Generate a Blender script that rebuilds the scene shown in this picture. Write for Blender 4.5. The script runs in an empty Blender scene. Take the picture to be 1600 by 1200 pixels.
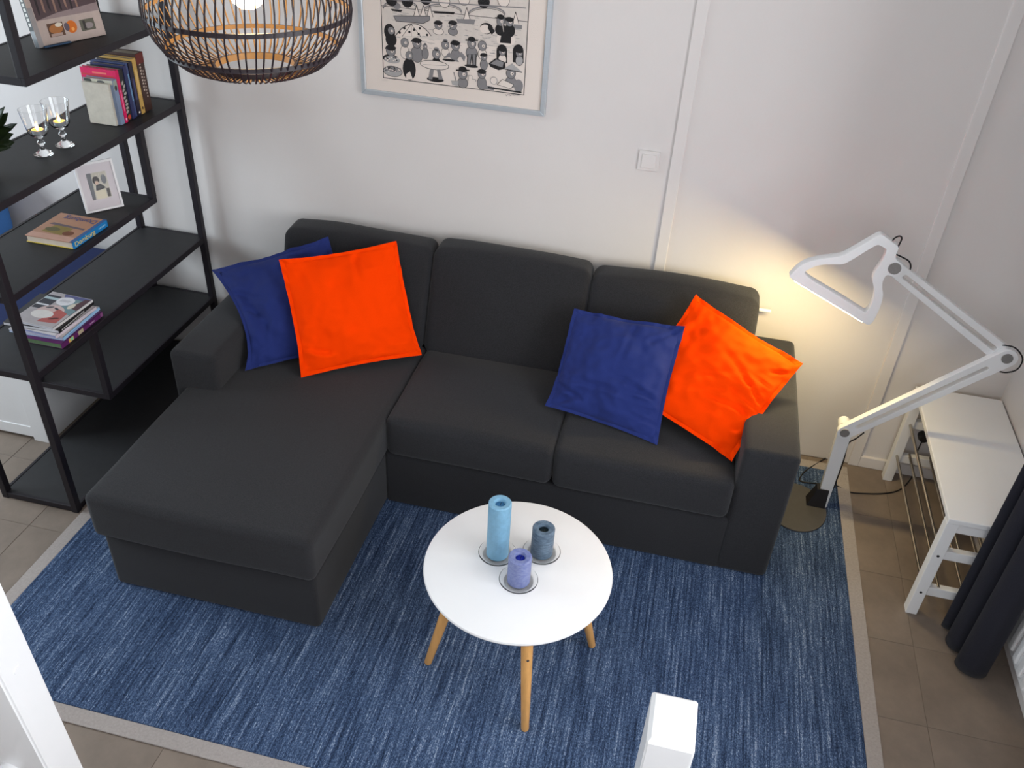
import bpy, bmesh, math, random
from mathutils import Vector, Matrix, noise
random.seed(7)
S = bpy.context.scene
COL = S.collection
PI = math.pi

# ------------------------------------------------------------------ camera
F_PX = 1365.4
CAM = Vector((0.0, -3.309, 2.5))
def cam_axes(pitch, yaw, roll):
    p, y, r = (math.radians(a) for a in (pitch, yaw, roll))
    f = Vector((math.sin(y)*math.cos(p), math.cos(y)*math.cos(p), -math.sin(p)))
    rt = Vector((math.cos(y), -math.sin(y), 0)); up = rt.cross(f)
    return (math.cos(r)*rt + math.sin(r)*up, -math.sin(r)*rt + math.cos(r)*up, f)
RT, UP, FW = cam_axes(35.39, -11.18, 3.57)
cd = bpy.data.cameras.new('camera'); cam = bpy.data.objects.new('camera', cd); COL.objects.link(cam)
cd.sensor_width = 36; cd.lens = F_PX/1600*36; cd.clip_start = 0.05
m = Matrix((RT, UP, -FW)).transposed().to_4x4(); m.translation = CAM
cam.matrix_world = m
S.camera = cam
def ray(px, py): return RT*((px-800)/F_PX) - UP*((py-600)/F_PX) + FW
def on(px, py, axis, v):
    d = ray(px, py); return CAM + d*((v-CAM[axis])/d[axis])
def onX(px, py, v): return on(px, py, 0, v)
def onY(px, py, v): return on(px, py, 1, v)
def onZ(px, py, v=0.0): return on(px, py, 2, v)

# ------------------------------------------------------------------ light
w = bpy.data.worlds.new('sky'); S.world = w; w.use_nodes = True
bg = w.node_tree.nodes['Background']; bg.inputs[0].default_value = (0.62, 0.75, 0.95, 1); bg.inputs[1].default_value = 0.6
def area(name, loc, aim, sx, sy, power, col):
    l = bpy.data.lights.new(name, 'AREA'); l.shape = 'RECTANGLE'; l.size = sx; l.size_y = sy
    l.energy = power; l.color = col
    o = bpy.data.objects.new(name, l); COL.objects.link(o); o.location = loc
    o.rotation_euler = Vector(aim).to_track_quat('-Z', 'Y').to_euler()
    return o
DAY = (0.95, 0.97, 1.0)
area('window_right_offscreen', (1.56, -2.20, 1.62), (-1, 0, -0.12), 1.9, 1.5, 78, DAY)
area('window_front_offscreen', (0.1, -4.36, 2.0), (-0.1, 1, -0.12), 2.2, 1.5, 40, DAY)
area('window_left_offscreen', (-4.76, -1.5, 1.75), (1, 0.1, -0.1), 1.5, 1.5, 125, (0.80, 0.92, 1.0))
S.view_settings.view_transform = 'Standard'; S.view_settings.look = 'None'
S.view_settings.exposure = -0.2; S.view_settings.gamma = 1.0; S.view_settings.use_curve_mapping = False

# ------------------------------------------------------------------ materials
def lin(c):
    c = c/255.0
    return c/12.92 if c <= 0.04045 else ((c+0.055)/1.055)**2.4
def rgb(r, g, b): return (lin(r), lin(g), lin(b), 1)
MATS = {}
def mat(name, col, rough=0.6, metal=0.0, var=0.0, vscale=20, stretch=(1, 1, 1), bump=0.0, bscale=200, col2=None,
        spec=0.5, sheen=0.0, trans=0.0, emit=None, estr=0.0, alpha=None, ior=1.45, vdetail=4, coat=0.0, rand=0.0, contrast=1.0):
    if name in MATS: return MATS[name]
    M = bpy.data.materials.new(name); M.use_nodes = True; nt = M.node_tree; N = nt.nodes; L = nt.links
    b = N['Principled BSDF']
    b.inputs['Base Color'].default_value = col; b.inputs['Roughness'].default_value = rough
    b.inputs['Metallic'].default_value = metal; b.inputs['Specular IOR Level'].default_value = spec
    b.inputs['Sheen Weight'].default_value = sheen; b.inputs['Transmission Weight'].default_value = trans
    b.inputs['IOR'].default_value = ior; b.inputs['Coat Weight'].default_value = coat
    if emit: b.inputs['Emission Color'].default_value = emit; b.inputs['Emission Strength'].default_value = estr
    tc = N.new('ShaderNodeTexCoord'); mp = N.new('ShaderNodeMapping'); L.new(tc.outputs['Object'], mp.inputs[0])
    mp.inputs['Scale'].default_value = stretch
    if var > 0 or col2:
        nz = N.new('ShaderNodeTexNoise'); nz.inputs['Scale'].default_value = vscale; nz.inputs['Detail'].default_value = vdetail
        nz.inputs['Roughness'].default_value = 0.65
        L.new(mp.outputs[0], nz.inputs['Vector'])
        cr = N.new('ShaderNodeValToRGB')
        lo = tuple(c*(1-var) for c in col[:3])+(1,)
        hi = col2 if col2 else tuple(min(1, c*(1+var)) for c in col[:3])+(1,)
        if col2: lo = col
        cr.color_ramp.elements[0].color = lo; cr.color_ramp.elements[1].color = hi
        cr.color_ramp.elements[0].position = 0.5-0.22/contrast; cr.color_ramp.elements[1].position = 0.5+0.22/contrast
        L.new(nz.outputs['Fac'], cr.inputs[0]); out = cr.outputs[0]
        if rand:
            oi = N.new('ShaderNodeObjectInfo'); hs = N.new('ShaderNodeHueSaturation')
            mr = N.new('ShaderNodeMapRange'); mr.inputs[3].default_value = 1-rand; mr.inputs[4].default_value = 1+rand
            L.new(oi.outputs['Random'], mr.inputs[0]); L.new(mr.outputs[0], hs.inputs['Value']); L.new(out, hs.inputs['Color'])
            out = hs.outputs[0]
        L.new(out, b.inputs['Base Color'])
    if bump > 0:
        n2 = N.new('ShaderNodeTexNoise'); n2.inputs['Scale'].default_value = bscale; n2.inputs['Detail'].default_value = 3
        L.new(mp.outputs[0], n2.inputs['Vector'])
        bp = N.new('ShaderNodeBump'); bp.inputs['Strength'].default_value = bump; bp.inputs['Distance'].default_value = 0.003
        L.new(n2.outputs['Fac'], bp.inputs['Height']); L.new(bp.outputs[0], b.inputs['Normal'])
    MATS[name] = M
    return M
def pane_mat(name, tint, gloss):
    M = bpy.data.materials.new(name); M.use_nodes = True; nt = M.node_tree; N = nt.nodes; L = nt.links
    for n in list(N): N.remove(n)
    o = N.new('ShaderNodeOutputMaterial'); mx = N.new('ShaderNodeMixShader'); t = N.new('ShaderNodeBsdfTransparent')
    g = N.new('ShaderNodeBsdfGlossy'); g.inputs['Roughness'].default_value = 0.05; t.inputs[0].default_value = tint
    fr = N.new('ShaderNodeFresnel'); fr.inputs[0].default_value = gloss
    L.new(fr.outputs[0], mx.inputs[0]); L.new(t.outputs[0], mx.inputs[1]); L.new(g.outputs[0], mx.inputs[2]); L.new(mx.outputs[0], o.inputs[0])
    MATS[name] = M; return M

m_wall = mat('wall_paint', rgb(214, 209, 207), 0.85, bump=0.12, bscale=90, var=0.015, vscale=3)
m_ceil = mat('ceiling_paint', rgb(235, 233, 230), 0.9, var=0.01, vscale=3)
m_trim = mat('white_trim_paint', rgb(216, 211, 209), 0.7, var=0.01, vscale=4)
m_white = mat('white_lacquer', rgb(232, 232, 233), 0.32, var=0.012, vscale=6)
m_tile = mat('floor_tile_stone', rgb(125, 112, 101), 0.45, var=0.22, vscale=5, vdetail=8, rand=0.05, bump=0.05, bscale=60)
m_grout = mat('tile_grout', rgb(108, 97, 88), 0.9, var=0.1, vscale=40)
m_sofa = mat('charcoal_weave', rgb(39, 39, 42), 0.9, var=0.38, vscale=330, vdetail=2, bump=0.35, bscale=600, sheen=0.12, spec=0.25)
m_orange = mat('orange_cotton', rgb(255, 64, 0), 0.9, var=0.05, vscale=300, bump=0.2, bscale=600, spec=0.05)
m_navy = mat('navy_cotton', rgb(32, 46, 108), 0.85, var=0.08, vscale=300, bump=0.2, bscale=600, spec=0.25, sheen=0.05)
m_blackm = mat('black_metal', rgb(32, 28, 34), 0.5, var=0.08, vscale=60, spec=0.4)
m_shelf = mat('black_shelf_board', rgb(42, 42, 44), 0.55, var=0.1, vscale=30, spec=0.4)
m_alu = mat('brushed_aluminium', rgb(198, 205, 212), 0.35, metal=0.6, var=0.05, vscale=30, stretch=(1, 1, 12))
m_steel = mat('steel_rod', rgb(190, 182, 170), 0.25, metal=1.0, var=0.04, vscale=30)
m_wood = mat('oak_leg', rgb(214, 160, 96), 0.45, var=0.12, vscale=14, stretch=(6, 6, 0.6))
m_rubber = mat('black_cable', rgb(26, 24, 27), 0.5, var=0.05, vscale=50)
m_curt = mat('charcoal_curtain', rgb(58, 58, 68), 0.9, var=0.15, vscale=300, bump=0.2, bscale=500, spec=0.2, sheen=0.1)
m_bulb = mat('warm_bulb', rgb(255, 220, 160), 0.4, emit=(1.0, 0.72, 0.40, 1), estr=45)
m_led = mat('led_strip', rgb(255, 245, 220), 0.4, emit=(1.0, 0.86, 0.60, 1), estr=9)
m_flame = mat('candle_flame', rgb(255, 200, 100), 0.5, emit=(1.0, 0.62, 0.22, 1), estr=60)
m_glass = mat('clear_glass', (1, 1, 1, 1), 0.02, trans=1.0, ior=1.45)
m_pane = pane_mat('window_pane', (0.995, 0.997, 0.996, 1), 1.15)
m_thin = pane_mat('thin_glass', (0.993, 0.996, 0.995, 1), 1.12)
m_paper = mat('print_paper', rgb(236, 224, 217), 0.8, var=0.01, vscale=5)
m_ink = mat('ink_black', rgb(32, 30, 33), 0.8, var=0.05, vscale=60)
m_gry = mat('ink_grey', rgb(140, 137, 140), 0.8, var=0.05, vscale=60)
m_lgry = mat('ink_light_grey', rgb(178, 175, 176), 0.8, var=0.05, vscale=60)
def flat(r, g, b, rough=0.6, var=0.06, vscale=40):
    return mat('print_%d_%d_%d' % (r, g, b), rgb(r, g, b), rough, var=var, vscale=vscale)

# rug: long streaks of yarn running along y
def rug_material():
    M = bpy.data.materials.new('blue_streaked_wool'); M.use_nodes = True; nt = M.node_tree; N = nt.nodes; L = nt.links
    b = N['Principled BSDF']; b.inputs['Roughness'].default_value = 0.95; b.inputs['Specular IOR Level'].default_value = 0.1
    tc = N.new('ShaderNodeTexCoord')
    def nz(sc, scale, detail, rough=0.6):
        mp = N.new('ShaderNodeMapping'); mp.inputs['Scale'].default_value = sc; L.new(tc.outputs['Object'], mp.inputs[0])
        n = N.new('ShaderNodeTexNoise'); n.inputs['Scale'].default_value = scale; n.inputs['Detail'].default_value = detail
        n.inputs['Roughness'].default_value = rough; L.new(mp.outputs[0], n.inputs['Vector']); return n.outputs['Fac']
    a = nz((1, 0.035, 1), 120, 6, 0.75); c = nz((1, 0.5, 1), 330, 2); d = nz((1, 0.06, 1), 9, 2)
    def mth(op, x, y):
        q = N.new('ShaderNodeMath'); q.operation = op
        for i, v in enumerate((x, y)):
            if isinstance(v, (int, float)): q.inputs[i].default_value = v
            else: L.new(v, q.inputs[i])
        return q.outputs[0]
    s = mth('ADD', mth('MULTIPLY', a, 0.52), mth('ADD', mth('MULTIPLY', c, 0.38), mth('MULTIPLY', d, 0.10)))
    cr = N.new('ShaderNodeValToRGB'); L.new(s, cr.inputs[0])
    e = cr.color_ramp.elements; e[0].position = 0.36; e[0].color = rgb(22, 29, 46); e[1].position = 0.66; e[1].color = rgb(172, 184, 202)
    k = e.new(0.47); k.color = rgb(50, 66, 94); k = e.new(0.55); k.color = rgb(80, 100, 132)
    L.new(cr.outputs[0], b.inputs['Base Color'])
    bp = N.new('ShaderNodeBump'); bp.inputs['Strength'].default_value = 0.7; bp.inputs['Distance'].default_value = 0.004
    L.new(s, bp.inputs['Height']); L.new(bp.outputs[0], b.inputs['Normal'])
    return M
m_rug = rug_material()
m_rugb = mat('rug_border_felt', rgb(160, 152, 148), 0.95, var=0.12, vscale=120, bump=0.3, bscale=400)

# ------------------------------------------------------------------ builders
ORG = {}
def thing(name, label, cat, loc=(0, 0, 0), group=None):
    o = bpy.data.objects.new(name, None); COL.objects.link(o); o.location = loc; o.empty_display_size = 0.1
    o['label'] = label; o['category'] = cat
    if group: o['group'] = group
    ORG[o] = Vector(loc)
    return o
def tag(o, label, cat, group=None):
    o['label'] = label; o['category'] = cat
    if group: o['group'] = group
    return o
def obj(name, bm, mats, parent=None, smooth=False, loc=None, sharp=None):
    """bm in world coordinates -> one mesh object"""
    org = ORG[parent] if parent else Vector(loc if loc else (0, 0, 0))
    bmesh.ops.translate(bm, verts=bm.verts[:], vec=-org)
    me = bpy.data.meshes.new(name); bm.normal_update(); bm.to_mesh(me); bm.free()
    for x in (mats if isinstance(mats, (list, tuple)) else [mats]): me.materials.append(x)
    if smooth:
        for p in me.polygons: p.use_smooth = True
        if sharp:
            me.set_sharp_from_angle(angle=math.radians(sharp))
    o = bpy.data.objects.new(name, me); COL.objects.link(o)
    if parent: o.parent = parent
    else: o.location = org
    ORG[o] = org
    return o
def struct(name, bm, mats, **k):
    o = obj(name, bm, mats, **k); o['kind'] = 'structure'; return o
def box(bm, x0, x1, y0, y1, z0, z1, bev=0.0, seg=2, mi=0):
    r = bmesh.ops.create_cube(bm, size=1.0); vs = r['verts']
    for v in vs: v.co = Vector(((x0+x1)/2+v.co.x*(x1-x0), (y0+y1)/2+v.co.y*(y1-y0), (z0+z1)/2+v.co.z*(z1-z0)))
    fs = set(f for v in vs for f in v.link_faces)
    for f in fs: f.material_index = mi
    if bev > 0:
        es = list(set(e for v in vs for e in v.link_edges))
        bmesh.ops.bevel(bm, geom=es, offset=bev, segments=seg, affect='EDGES', profile=0.5)
    return bm
def nb(): return bmesh.new()
def bbox(*a, **k): return box(nb(), *a, **k)
def rbox(lo, hi, r=0.03, n=8, bulge=(0, 0, 0), cs=5, wob=0.0, seed=0):
    """rounded, slightly pillowed block"""
    lo = Vector(lo); hi = Vector(hi); c = (lo+hi)/2; h = (hi-lo)/2
    bm = nb(); grid = []
    for a in range(3):
        t = [-h[a]+r*(1-math.cos(PI/2*i/cs)) for i in range(cs)]
        t += [-h[a]+r+(2*h[a]-2*r)*i/n for i in range(n+1)]
        t += [-x for x in reversed(t[:cs])]
        grid.append(t)
    cache = {}
    def vert(p):
        k = tuple(round(x, 6) for x in p)
        if k in cache: return cache[k]
        q = Vector(p); inn = Vector([max(-(h[i]-r), min(h[i]-r, q[i])) for i in range(3)])
        d = q-inn
        if d.length > 1e-9: q = inn + d.normalized()*r
        out = q.copy()
        for i in range(3):
            if bulge[i]:
                j, l = (i+1) % 3, (i+2) % 3
                u = min(1, abs(q[j])/h[j]); v = min(1, abs(q[l])/h[l])
                out[i] += bulge[i]*(q[i]/h[i])*(1-u**2.4)*(1-v**2.4)
        if wob:
            nv = noise.noise_vector((q+Vector((seed, seed*2.3, 0)))*3.2); out += nv*wob
        cache[k] = bm.verts.new(c+out); return cache[k]
    for a in range(3):
        b, d = (a+1) % 3, (a+2) % 3
        for s in (-1, 1):
            G = [[None]*len(grid[d]) for _ in grid[b]]
            for i, u in enumerate(grid[b]):
                for j, v in enumerate(grid[d]):
                    p = [0, 0, 0]; p[a] = s*h[a]; p[b] = u; p[d] = v; G[i][j] = vert(p)
            for i in range(len(grid[b])-1):
                for j in range(len(grid[d])-1):
                    q = [G[i][j], G[i+1][j], G[i+1][j+1], G[i][j+1]]
                    if s < 0: q.reverse()
                    if len(set(q)) == 4:
                        try: bm.faces.new(q)
                        except ValueError: pass
    return bm
def lathe(bm, prof, cx, cy, seg=32, mi=0, cz=0.0):
    rings = []
    for r, z in prof:
        if r < 1e-6: rings.append([bm.verts.new((cx, cy, z+cz))])
        else: rings.append([bm.verts.new((cx+r*math.cos(2*PI*i/seg), cy+r*math.sin(2*PI*i/seg), z+cz)) for i in range(seg)])
    for a, b in zip(rings, rings[1:]):
        for i in range(seg):
            j = (i+1) % seg
            if len(a) == 1 and len(b) == 1: continue
            if len(a) == 1: f = bm.faces.new((a[0], b[j], b[i]))
            elif len(b) == 1: f = bm.faces.new((a[i], a[j], b[0]))
            else: f = bm.faces.new((a[i], a[j], b[j], b[i]))
            f.material_index = mi
    bmesh.ops.recalc_face_normals(bm, faces=bm.faces[:])
    return bm
def tube(bm, pts, rad, seg=8, caps=True):
    pts = [Vector(p) for p in pts]; n = len(pts)
    rads = rad if isinstance(rad, (list, tuple)) else [rad]*n
    prev = None; rings = []
    for i, p in enumerate(pts):
        t = (pts[min(i+1, n-1)]-pts[max(i-1, 0)]).normalized()
        if prev is None:
            u = t.orthogonal().normalized()
        else:
            u = (prev - t*prev.dot(t))
            u = u.normalized() if u.length > 1e-6 else t.orthogonal().normalized()
        prev = u; v = t.cross(u)
        rings.append([bm.verts.new(p+(u*math.cos(2*PI*k/seg)+v*math.sin(2*PI*k/seg))*rads[i]) for k in range(seg)])
    for a, b in zip(rings, rings[1:]):
        for k in range(seg): bm.faces.new((a[k], a[(k+1) % seg], b[(k+1) % seg], b[k]))
    if caps: bm.faces.new(list(reversed(rings[0]))); bm.faces.new(rings[-1])
    return bm
def smoothpath(pts, sub=6):
    pts = [Vector(p) for p in pts]; out = []
    P = [pts[0]]+pts+[pts[-1]]
    for i in range(1, len(P)-2):
        for k in range(sub):
            t = k/sub; a, b, c, d = P[i-1], P[i], P[i+1], P[i+2]
            out.append(0.5*((2*b)+(c-a)*t+(2*a-5*b+4*c-d)*t*t+(3*b-a-3*c+d)*t**3))
    out.append(pts[-1]); return out
def quadbox(bm, c0, ex, ey, ez, mi=0):
    """box from corner c0 and three edge vectors"""
    c0, ex, ey, ez = (Vector(a) for a in (c0, ex, ey, ez))
    v = [bm.verts.new(c0+ex*a+ey*b+ez*c) for a in (0, 1) for b in (0, 1) for c in (0, 1)]
    fs = [bm.faces.new([v[i] for i in q]) for q in ((0, 1, 3, 2), (4, 6, 7, 5), (0, 4, 5, 1), (2, 3, 7, 6), (0, 2, 6, 4), (1, 5, 7, 3))]
    for f in fs: f.material_index = mi
    bmesh.ops.recalc_face_normals(bm, faces=fs)
    return bm
def curve_plate(outer, holes, y, thick, bev=0.0008):
    """flat plate cut in the x-z plane, standing at depth y (front face), from x,z outlines"""
    cu = bpy.data.curves.new('plate', 'CURVE'); cu.dimensions = '2D'; cu.fill_mode = 'BOTH'
    cu.extrude = thick/2-bev; cu.bevel_depth = bev; cu.bevel_resolution = 1
    for loop in [outer]+holes:
        sp = cu.splines.new('POLY'); sp.points.add(len(loop)-1); sp.use_cyclic_u = True
        for q, (x, z) in zip(sp.points, loop): q.co = (x, z, 0, 1)
    t = bpy.data.objects.new('plate', cu); COL.objects.link(t)
    dg = bpy.context.evaluated_depsgraph_get(); me = bpy.data.meshes.new_from_object(t.evaluated_get(dg))
    bpy.data.objects.remove(t); bpy.data.curves.remove(cu)
    bm = nb(); bm.from_mesh(me); bpy.data.meshes.remove(me)
    for v in bm.verts: v.co = Vector((v.co.x, y+thick/2-v.co.z, v.co.y))
    bmesh.ops.remove_doubles(bm, verts=bm.verts[:], dist=1e-5)
    return bm
def text_bm(s, size, origin, ex, ey, fit=None):
    """flat lettering: local x -> ex, local y -> ey, first letter at origin"""
    cu = bpy.data.curves.new('t', 'FONT'); cu.body = s; cu.size = size
    t = bpy.data.objects.new('t', cu); COL.objects.link(t)
    dg = bpy.context.evaluated_depsgraph_get(); me = bpy.data.meshes.new_from_object(t.evaluated_get(dg))
    bpy.data.objects.remove(t); bpy.data.curves.remove(cu)
    bm = nb(); bm.from_mesh(me); bpy.data.meshes.remove(me)
    xs = [v.co.x for v in bm.verts]; k = fit/(max(xs)-min(xs)) if fit else 1.0; x0 = min(xs)
    origin, ex, ey = Vector(origin), Vector(ex), Vector(ey)
    for v in bm.verts: v.co = origin+ex*((v.co.x-x0)*k)+ey*v.co.y
    return bm
class Flat:
    """flat print made of coloured patches on a plane: p = o + ex*u + ey*v, each patch a hair above the last"""
    def __init__(s, o, ex, ey, step=0.00003):
        s.bm = nb(); s.o = Vector(o); s.ex = Vector(ex); s.ey = Vector(ey); s.n = s.ex.cross(s.ey).normalized(); s.k = 0; s.step = step
        s.mats = []
    def mi(s, M):
        if M not in s.mats: s.mats.append(M)
        return s.mats.index(M)
    def poly(s, pts, M):
        s.k += 1
        vs = [s.bm.verts.new(s.o+s.ex*u+s.ey*v+s.n*s.step*s.k) for u, v in pts]
        f = s.bm.faces.new(vs); f.material_index = s.mi(M)
        f.normal_update()
        if f.normal.dot(s.n) < 0: f.normal_flip()
    def ell(s, cx, cy, rx, ry, M, a=0, n=18, t0=0, t1=2*PI):
        ca, sa = math.cos(a), math.sin(a); P = []
        full = abs(t1-t0-2*PI) < 1e-6
        for i in range(n if full else n+1):
            t = t0+(t1-t0)*i/n; x, y = rx*math.cos(t), ry*math.sin(t); P.append((cx+x*ca-y*sa, cy+x*sa+y*ca))
        s.poly(P, M)
    def line(s, pts, wd, M):
        for (a, b), (c, d) in zip(pts, pts[1:]):
            l = math.hypot(c-a, d-b) or 1e-9; nx, ny = -(d-b)/l*wd/2, (c-a)/l*wd/2
            s.poly([(a+nx, b+ny), (c+nx, d+ny), (c-nx, d-ny), (a-nx, b-ny)], M)
    def rect(s, x0, y0, x1, y1, M): s.poly([(x0, y0), (x1, y0), (x1, y1), (x0, y1)], M)
    def done(s, name, parent): return obj(name, s.bm, s.mats, parent)

# ------------------------------------------------------------------ the room
XL, XR, YF, ZC = -4.6, 1.40, -4.2, 3.0
fl = struct('floor', bbox(XL-.1, XR+.1, YF-.1, .1, -.12, -.0014), m_grout)
T = 0.3322
tile_bm = bbox(-T/2+.0010, T/2-.0010, -T/2+.0010, T/2-.0010, -.008, 0, bev=.0008, seg=1)
tme = bpy.data.meshes.new('tile'); tile_bm.to_mesh(tme); tile_bm.free(); tme.materials.append(m_tile)
for i in range(-17, 2):
    for j in range(-10, 4):
        x = 1.064+(i+.5)*T-T*0; y = -1.002+(j+.5)*T-T*0
        if x < XL-.1 or x-T/2 > XR or y-T/2 > 0 or y+T/2 < YF: continue
        o = bpy.data.objects.new('tile', tme); COL.objects.link(o); o.parent = fl; o.location = (x, y, 0)
struct('ceiling', bbox(XL-.1, XR+.1, YF-.1, .1, ZC, ZC+.1), m_ceil)
struct('wall_back', bbox(XL-.1, XR+.1, 0, .1, -.1, ZC), m_wall)
def wall_with_opening(name, axis, c0, c1, a0, a1, oa0, oa1, oz0, oz1):
    bm = nb()
    def seg(s0, s1, z0, z1):
        if axis == 'x': box(bm, c0, c1, s0, s1, z0, z1)
        else: box(bm, s0, s1, c0, c1, z0, z1)
    seg(a0, oa0, -.1, ZC); seg(oa1, a1, -.1, ZC); seg(oa0, oa1, -.1, oz0); seg(oa0, oa1, oz1, ZC)
    return struct(name, bm, m_wall)
wall_with_opening('wall_right', 'x', XR, XR+.1, YF-.1, 0, -3.15, -1.25, .88, 2.36)
wall_with_opening('wall_front', 'y', YF-.1, YF, XL-.1, XR+.1, -1.0, 1.2, 1.25, 2.75)
wall_with_opening('wall_left', 'x', XL-.1, XL, YF-.1, 0, -2.25, -.75, 1.0, 2.5)
def window(name, axis, c, a0, a1, z0, z1):
    bm = nb(); t = .05; mid = (a0+a1)/2
    def b(s0, s1, q0, q1, d=.03):
        if axis == 'x': box(bm, c-d, c+d, s0, s1, q0, q1, bev=.004)
        else: box(bm, s0, s1, c-d, c+d, q0, q1, bev=.004)
    b(a0, a0+t, z0, z1); b(a1-t, a1, z0, z1); b(a0+t, a1-t, z0, z0+t); b(a0+t, a1-t, z1-t, z1); b(mid-t/2, mid+t/2, z0+t, z1-t)
    o = struct(name, bm, m_white)
    for s0, s1 in ((a0+t, mid-t/2), (mid+t/2, a1-t)):
        p = nb()
        if axis == 'x': box(p, c-.003, c+.003, s0, s1, z0+t, z1-t)
        else: box(p, s0, s1, c-.003, c+.003, z0+t, z1-t)
        obj('pane', p, m_pane, o)
window('window_1', 'x', XR+.05, -3.15, -1.25, .88, 2.36)
window('window_2', 'y', YF-.05, -1.0, 1.2, 1.25, 2.75)
window('window_3', 'x', XL-.05, -2.25, -.75, 1.0, 2.5)
# flush door in the back wall between two cover strips
door = struct('door_1', bbox(-.040, .910, -.004, .01, .004, 2.12), m_wall)
hb = nb(); tube(hb, [(.325, -.002, .727), (.325, -.045, .727)], .009, 12); tube(hb, [(.318, -.045, .727), (.36, -.047, .727), (.412, -.046, .727)], [.009, .008, .008], 12)
obj('door_handle', hb, m_white, door, smooth=True, sharp=40)
struct('trim_1', bbox(-.085, -.040, -.011, .01, 0, 2.16, bev=.003), m_trim)
struct('trim_2', bbox(.910, .955, -.014, .01, 0, 2.16, bev=.003), m_trim)
struct('trim_3', bbox(-.040, .910, -.011, .01, 2.12, 2.16, bev=.003), m_trim)
struct('baseboard_back', bbox(.955, XR, -.014, .01, 0, .056, bev=.003), m_trim)
struct('baseboard_right', bbox(XR-.014, XR+.01, YF, -.014, 0, .056, bev=.003), m_trim)

# ------------------------------------------------------------------ rug
RX0, RX1, RY0, RY1 = -2.055, .852, -1.985, -.095
rug = thing('area_rug', 'large blue streaked wool rug with a grey felt border under the sofa', 'rug', (-.6, -1.04, 0))
bm = nb(); box(bm, RX0, RX1, RY0, RY1, .0005, .010, bev=.003)
obj('pile', bm, m_rug, rug)
W_ = .053
for a in ((RX0-W_, RX1+W_, RY0-W_, RY0), (RX0-W_, RX1+W_, RY1, RY1+W_), (RX0-W_, RX0, RY0, RY1), (RX1, RX1+W_, RY0, RY1)):
    obj('border', bbox(*a, .0005, .0075, bev=.0025), m_rugb, rug)

# ------------------------------------------------------------------ sofa
sofa = thing('corner_sofa', 'charcoal fabric corner sofa with a chaise longue, standing on the blue rug', 'sofa', (-.6, -.4, .010))
Z0 = .010
obj('base', rbox((-.985, -.83, Z0), (.36, -.05, .272), .018, 4), m_sofa, sofa, smooth=True)
obj('chaise_base', rbox((-1.765, -1.506, Z0), (-.981, -.05, .268), .02, 4), m_sofa, sofa, smooth=True)
obj('back_frame', rbox((-1.64, -.14, Z0), (.35, -.035, .60), .03, 4), m_sofa, sofa, smooth=True)
obj('arm', rbox((.345, -.832, Z0), (.540, -.03, .603), .024, 6, bulge=(.004, .003, .004)), m_sofa, sofa, smooth=True)
obj('arm', rbox((-1.832, -.872, Z0), (-1.637, -.03, .603), .026, 6, bulge=(.004, .004, .004)), m_sofa, sofa, smooth=True)
obj('chaise_cushion', rbox((-1.785, -1.528, .262), (-.972, -.30, .450), .029, 12, bulge=(.004, .006, .012), wob=.004), m_sofa, sofa, smooth=True)
obj('seat_cushion', rbox((-.972, -.848, .270), (-.318, -.28, .450), .033, 8, bulge=(.002, .008, .014), wob=.004, seed=3), m_sofa, sofa, smooth=True)
obj('seat_cushion', rbox((-.316, -.846, .270), (.345, -.28, .450), .033, 8, bulge=(.002, .008, .014), wob=.004, seed=5), m_sofa, sofa, smooth=True)
for k, (x0, x1, zt) in enumerate(((-1.642, -.986, .842), (-.982, -.322, .852), (-.318, .352, .842))):
    b = rbox((x0, -.28, .43), (x1, -.065, zt), .038, 9, bulge=(.004, .016, .016), wob=.007, seed=11+k*4)
    for v in b.verts:                                   # lean the cushion back
        t = (v.co.z-.43)/.42; v.co.y = -.065+(v.co.y+.065)*(1-.40*t)-.075*(1-t)
    obj('back_cushion', b, m_sofa, sofa, smooth=True)

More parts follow.
